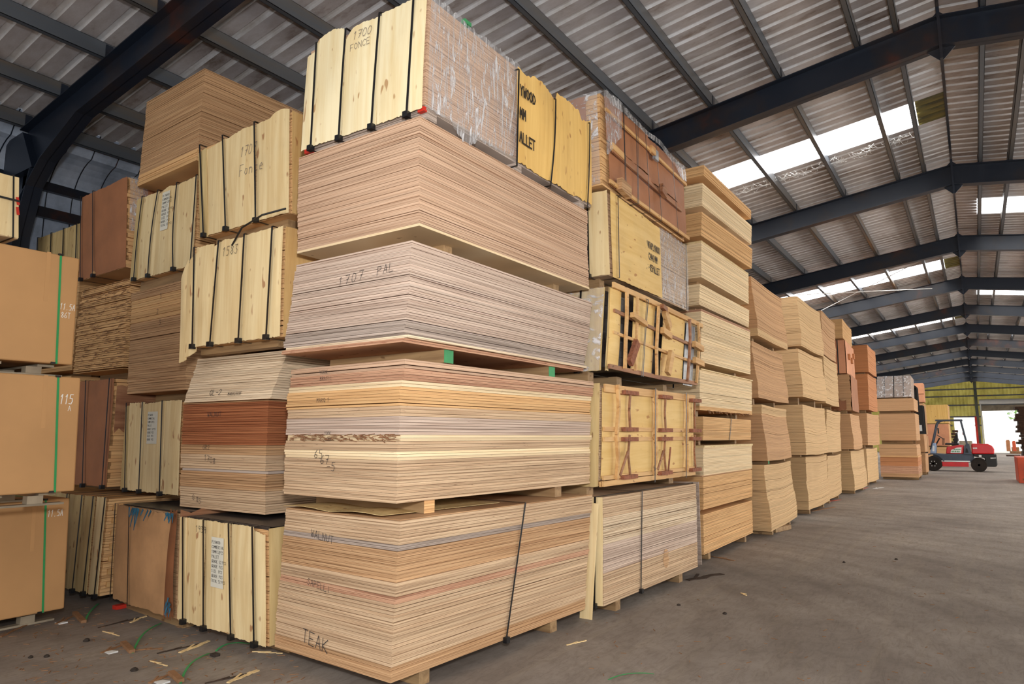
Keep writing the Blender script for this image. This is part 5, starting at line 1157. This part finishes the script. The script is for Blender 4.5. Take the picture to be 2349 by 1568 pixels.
# ============================================================ FLOOR DEBRIS
def splinter(p, q, wd, mat, lab, cat='splinter', th=.006, name='wood_splinter', fork=True, group='splinters on the near floor'):
    a, c = at(*p), at(*q); m = MB(); rr2 = random.Random(int(p[0]*7+p[1])); n = 5; d = (c-a); s = Vector((-d.y, d.x, 0)).normalized()
    pts = [a+d*(k/n)+s*rr2.uniform(-.25, .25)*wd for k in range(n+1)]
    for k in range(n): m.bar(pts[k]+Vector((0, 0, th/2+.0005)), pts[k+1]+Vector((0, 0, th/2+.0005+rr2.random()*.004)), wd*rr2.uniform(.6, 1), th)
    if fork: m.bar(pts[1]+Vector((0, 0, th)), pts[3]+s*wd*1.3+Vector((0, 0, th*1.4)), wd*.4, th*.6)
    tag(m.build(name, M[mat]), lab, cat, group)
SP = [((131,1431),(177,1409),.03,'splinter_brown','brown splinter nearest the carton pile'), ((232,1498),(284,1478),.03,'splinter_brown','brown splinter in the middle of the left floor'), ((343,1567),(394,1546),.03,'splinter_brown','brown splinter at the bottom edge of the floor'),
 ((298,1428),(334,1414),.03,'splinter_cream','short cream splinter before the blue-plastic bundle'), ((411,1497),(480,1471),.035,'splinter_cream','long cream splinter before the labelled bundle'), ((521,1566),(592,1538),.035,'splinter_cream','long cream splinter at the bottom edge left of the nearest stack'),
 ((578,1495),(648,1499),.012,'splinter_cream','thin cream stick beside the nearest stack foot'), ((0,1461),(69,1431),.02,'splinter_brown','brown stick at the left edge below the cartons'),
 ((235,1448),(274,1459),.008,'splinter_cream','thin hooked chip behind the middle splinter'), ((343,1516),(384,1528),.008,'splinter_cream','thin hooked chip before the long cream splinter'),
 ((360,1499),(456,1478),.012,'splinter_dark','long dark twig left of the nearest stack'), ((470,1568),(566,1547),.012,'splinter_dark','long dark twig at the bottom edge'), ((225,1440),(340,1412),.012,'splinter_dark','long dark twig before the brown bundle'), ((310,1492),(373,1487),.02,'splinter_brown','greyish flat stick beside the green strap'),
 ((1628,1275),(1686,1286),.03,'splinter_brown','brown stick before the third aisle stack'), ((1580,1331),(1655,1316),.10,'splinter_dark','dark flat plank on the aisle floor'), ((1790,1190),(1812,1184),.02,'splinter_brown','short stick by the fourth aisle stack'),
 ((1300,1480),(1345,1470),.01,'splinter_cream','thin chip on the floor right of the nearest stack'), ((1700,1360),(1712,1366),.02,'splinter_cream','tiny pale chip in the aisle'), ((1860,1172),(1915,1163),.10,'splinter_brown','tan board scrap before the fifth aisle stack'),
 ((1900,1150),(1925,1146),.08,'barrier_red','reddish plank scrap before the sixth aisle stack'), ((1975,1122),(1990,1118),.06,'barrier_red','red plank scrap before the seventh aisle stack'), ((2005,1120),(2025,1118),.08,'paper_white','pale scrap in the far aisle'), ((1930,1102),(1950,1098),.03,'splinter_dark','dark stick in the far aisle')]
for s_ in SP: splinter(s_[0], s_[1], s_[2], s_[3], s_[4]+' on the floor' if 'floor' not in s_[4] else s_[4])
for (p, q, lab) in (((171,1408),(192,1429),'topmost'), ((282,1477),(303,1498),'middle'), ((392,1546),(415,1566),'lowest')):
    a, c = at(*p), at(*q); m = MB(); m.bar(a+Vector((0, 0, .014)), c+Vector((0, 0, .014)), .04, .024); tag(m.build('wood_offcut', M['splinter_brown']), 'small brown wood offcut across a splinter on the left floor, %s of three' % lab, 'offcut', 'three offcuts on the left floor')
for (p, lab) in (((140,1428),'nearest the cartons'), ((253,1495),'in the middle of the left floor'), ((370,1564),'at the bottom edge')):
    a = at(*p); m = MB(); m.hexa([a+Vector((-.05, -.03, .001)), a+Vector((.05, -.035, .001)), a+Vector((.055, .03, .001)), a+Vector((-.03, .025, .001)), a+Vector((-.05, -.03, .003)), a+Vector((.05, -.035, .006)), a+Vector((.055, .03, .012)), a+Vector((-.03, .025, .003))]); tag(m.build('paper_scrap', M['paper_white']), 'white paper scrap on the floor %s' % lab, 'paper', 'paper scraps')
def strap_piece(pix, lab, wd=.016):
    pts = [at(*p) for p in pix]; m = MB(); P_ = []
    for i in range(len(pts)-1):
        p0 = pts[max(0, i-1)]; p1 = pts[i]; p2 = pts[i+1]; p3 = pts[min(len(pts)-1, i+2)]
        for k in range(6):
            t = k/6; P_.append(.5*((2*p1)+(-p0+p2)*t+(2*p0-5*p1+4*p2-p3)*t*t+(-p0+3*p1-3*p2+p3)*t*t*t))
    P_.append(pts[-1]); P_ = [q+Vector((0, 0, .003+.02*math.sin(PI*i/len(P_)))) for i, q in enumerate(P_)]
    m.ribbon(P_, [Vector((0, 0, 1))]*len(P_), wd, .002); tag(m.build('plastic_strap_piece', M['green_strap']), lab, 'strap', 'cut green straps')
strap_piece([(194,1428),(205,1410),(226,1386)], 'short cut green strap on the floor nearest the cartons')
strap_piece([(304,1498),(320,1470),(340,1450),(369,1431)], 'curved green strap in the middle of the left floor')
strap_piece([(414,1568),(425,1545),(445,1522),(480,1500)], 'curved green strap at the bottom edge of the floor')
strap_piece([(495,1494),(515,1485),(545,1480),(581,1479)], 'green strap running under the cream labelled bundle')
strap_piece([(1395,1560),(1440,1553),(1500,1548)], 'faint green strap on the aisle floor by the bottom edge', .01)
a, c = at(262, 1398), at(310, 1388); m = MB(); m.bar(a+Vector((0, 0, .02)), c+Vector((0, 0, .02)), .07, .035); tag(m.build('red_plank', M['red_paint']), 'red plank end under the blue-plastic bundle', 'plank')
a = at(493, 1504); m = MB(); m.box((a.x-.03, a.y-.025, 0), (a.x+.03, a.y+.025, .02)); tag(bevel(m.build('rubber_chip', M['stone']), .004), 'dark square chip beside the green strap', 'chip')
for i, (px, py, s_, lab) in enumerate(((198,1470,.024,'in the middle of the left floor'), (308,1538,.026,'near the bottom edge, left'), (107,1506,.02,'left of the splinters'), (70,1508,.018,'far left of the floor'), (1663,1408,.02,'in the aisle, nearer pebble'), (1557,1388,.018,'in the aisle near the strapped bundle'), (2056,1283,.02,'in the middle of the aisle'), (1936,1290,.02,'before the stacks, in the aisle'), (1934,1130,.03,'by the seventh stack'))):
    a = at(px, py); m = MB(); rr2 = random.Random(i); prof = [(s_*.9*rr2.uniform(.8, 1.1), 0), (s_, s_*.3), (s_*.7, s_*.7), (s_*.2, s_*.95)]
    m.lathe(prof, a, 'z', 9); m.v = [(x+rr2.uniform(-.15, .15)*s_, y+rr2.uniform(-.15, .15)*s_, z) for x, y, z in m.v]; tag(m.build('stone', M['stone']), 'small dark stone on the floor %s' % lab, 'stone', 'dark stones on the floor')
m = MB(); a, c = at(1772, 1221), at(1808, 1213); m.bar(a+Vector((0, 0, .04)), c+Vector((0, 0, .04)), .12, .075); tag(bevel(m.build('wood_block', M['bearer_wood']), .006), 'pale wood block on the floor before the fourth aisle stack', 'block')
m = MB(); rr = random.Random(21)      # countless chips and dust
for k in range(420):
    p = at(rr.uniform(0, 700), rr.uniform(1390, 1568)) if k < 260 else at(rr.uniform(1300, 2300), rr.uniform(1130, 1560)); a_ = rr.uniform(0, PI); L_ = rr.uniform(.006, .03); d = Vector((math.cos(a_), math.sin(a_), 0))*L_
    m.bar(p-d+Vector((0, 0, .002)), p+d+Vector((0, 0, .002)), rr.uniform(.003, .008), .003)
tag(m.build('wood_chips', M['splinter_brown']), 'tiny wood chips scattered over the floor', 'wood chips', kind='stuff')
# cobweb strands hanging by the near roof light
m = MB(); rr = random.Random(31)
for k in range(150):
    x = -rr.uniform(.6, 4.2); y = 13.95+rr.uniform(0, .35); z = 7.26-.137*abs(x)-.03; p = Vector((x, y, z)); q = p+Vector((rr.uniform(-.2, .2), rr.uniform(-.1, .2), -rr.uniform(0, .10))); mid = (p+q)/2+Vector((0, 0, -.04)); m.tube([p, mid, q], .0016, 4)
tag(m.build('cobwebs', M['white_paint']), 'pale cobweb strands hanging below the near roof light', 'cobwebs', kind='stuff')
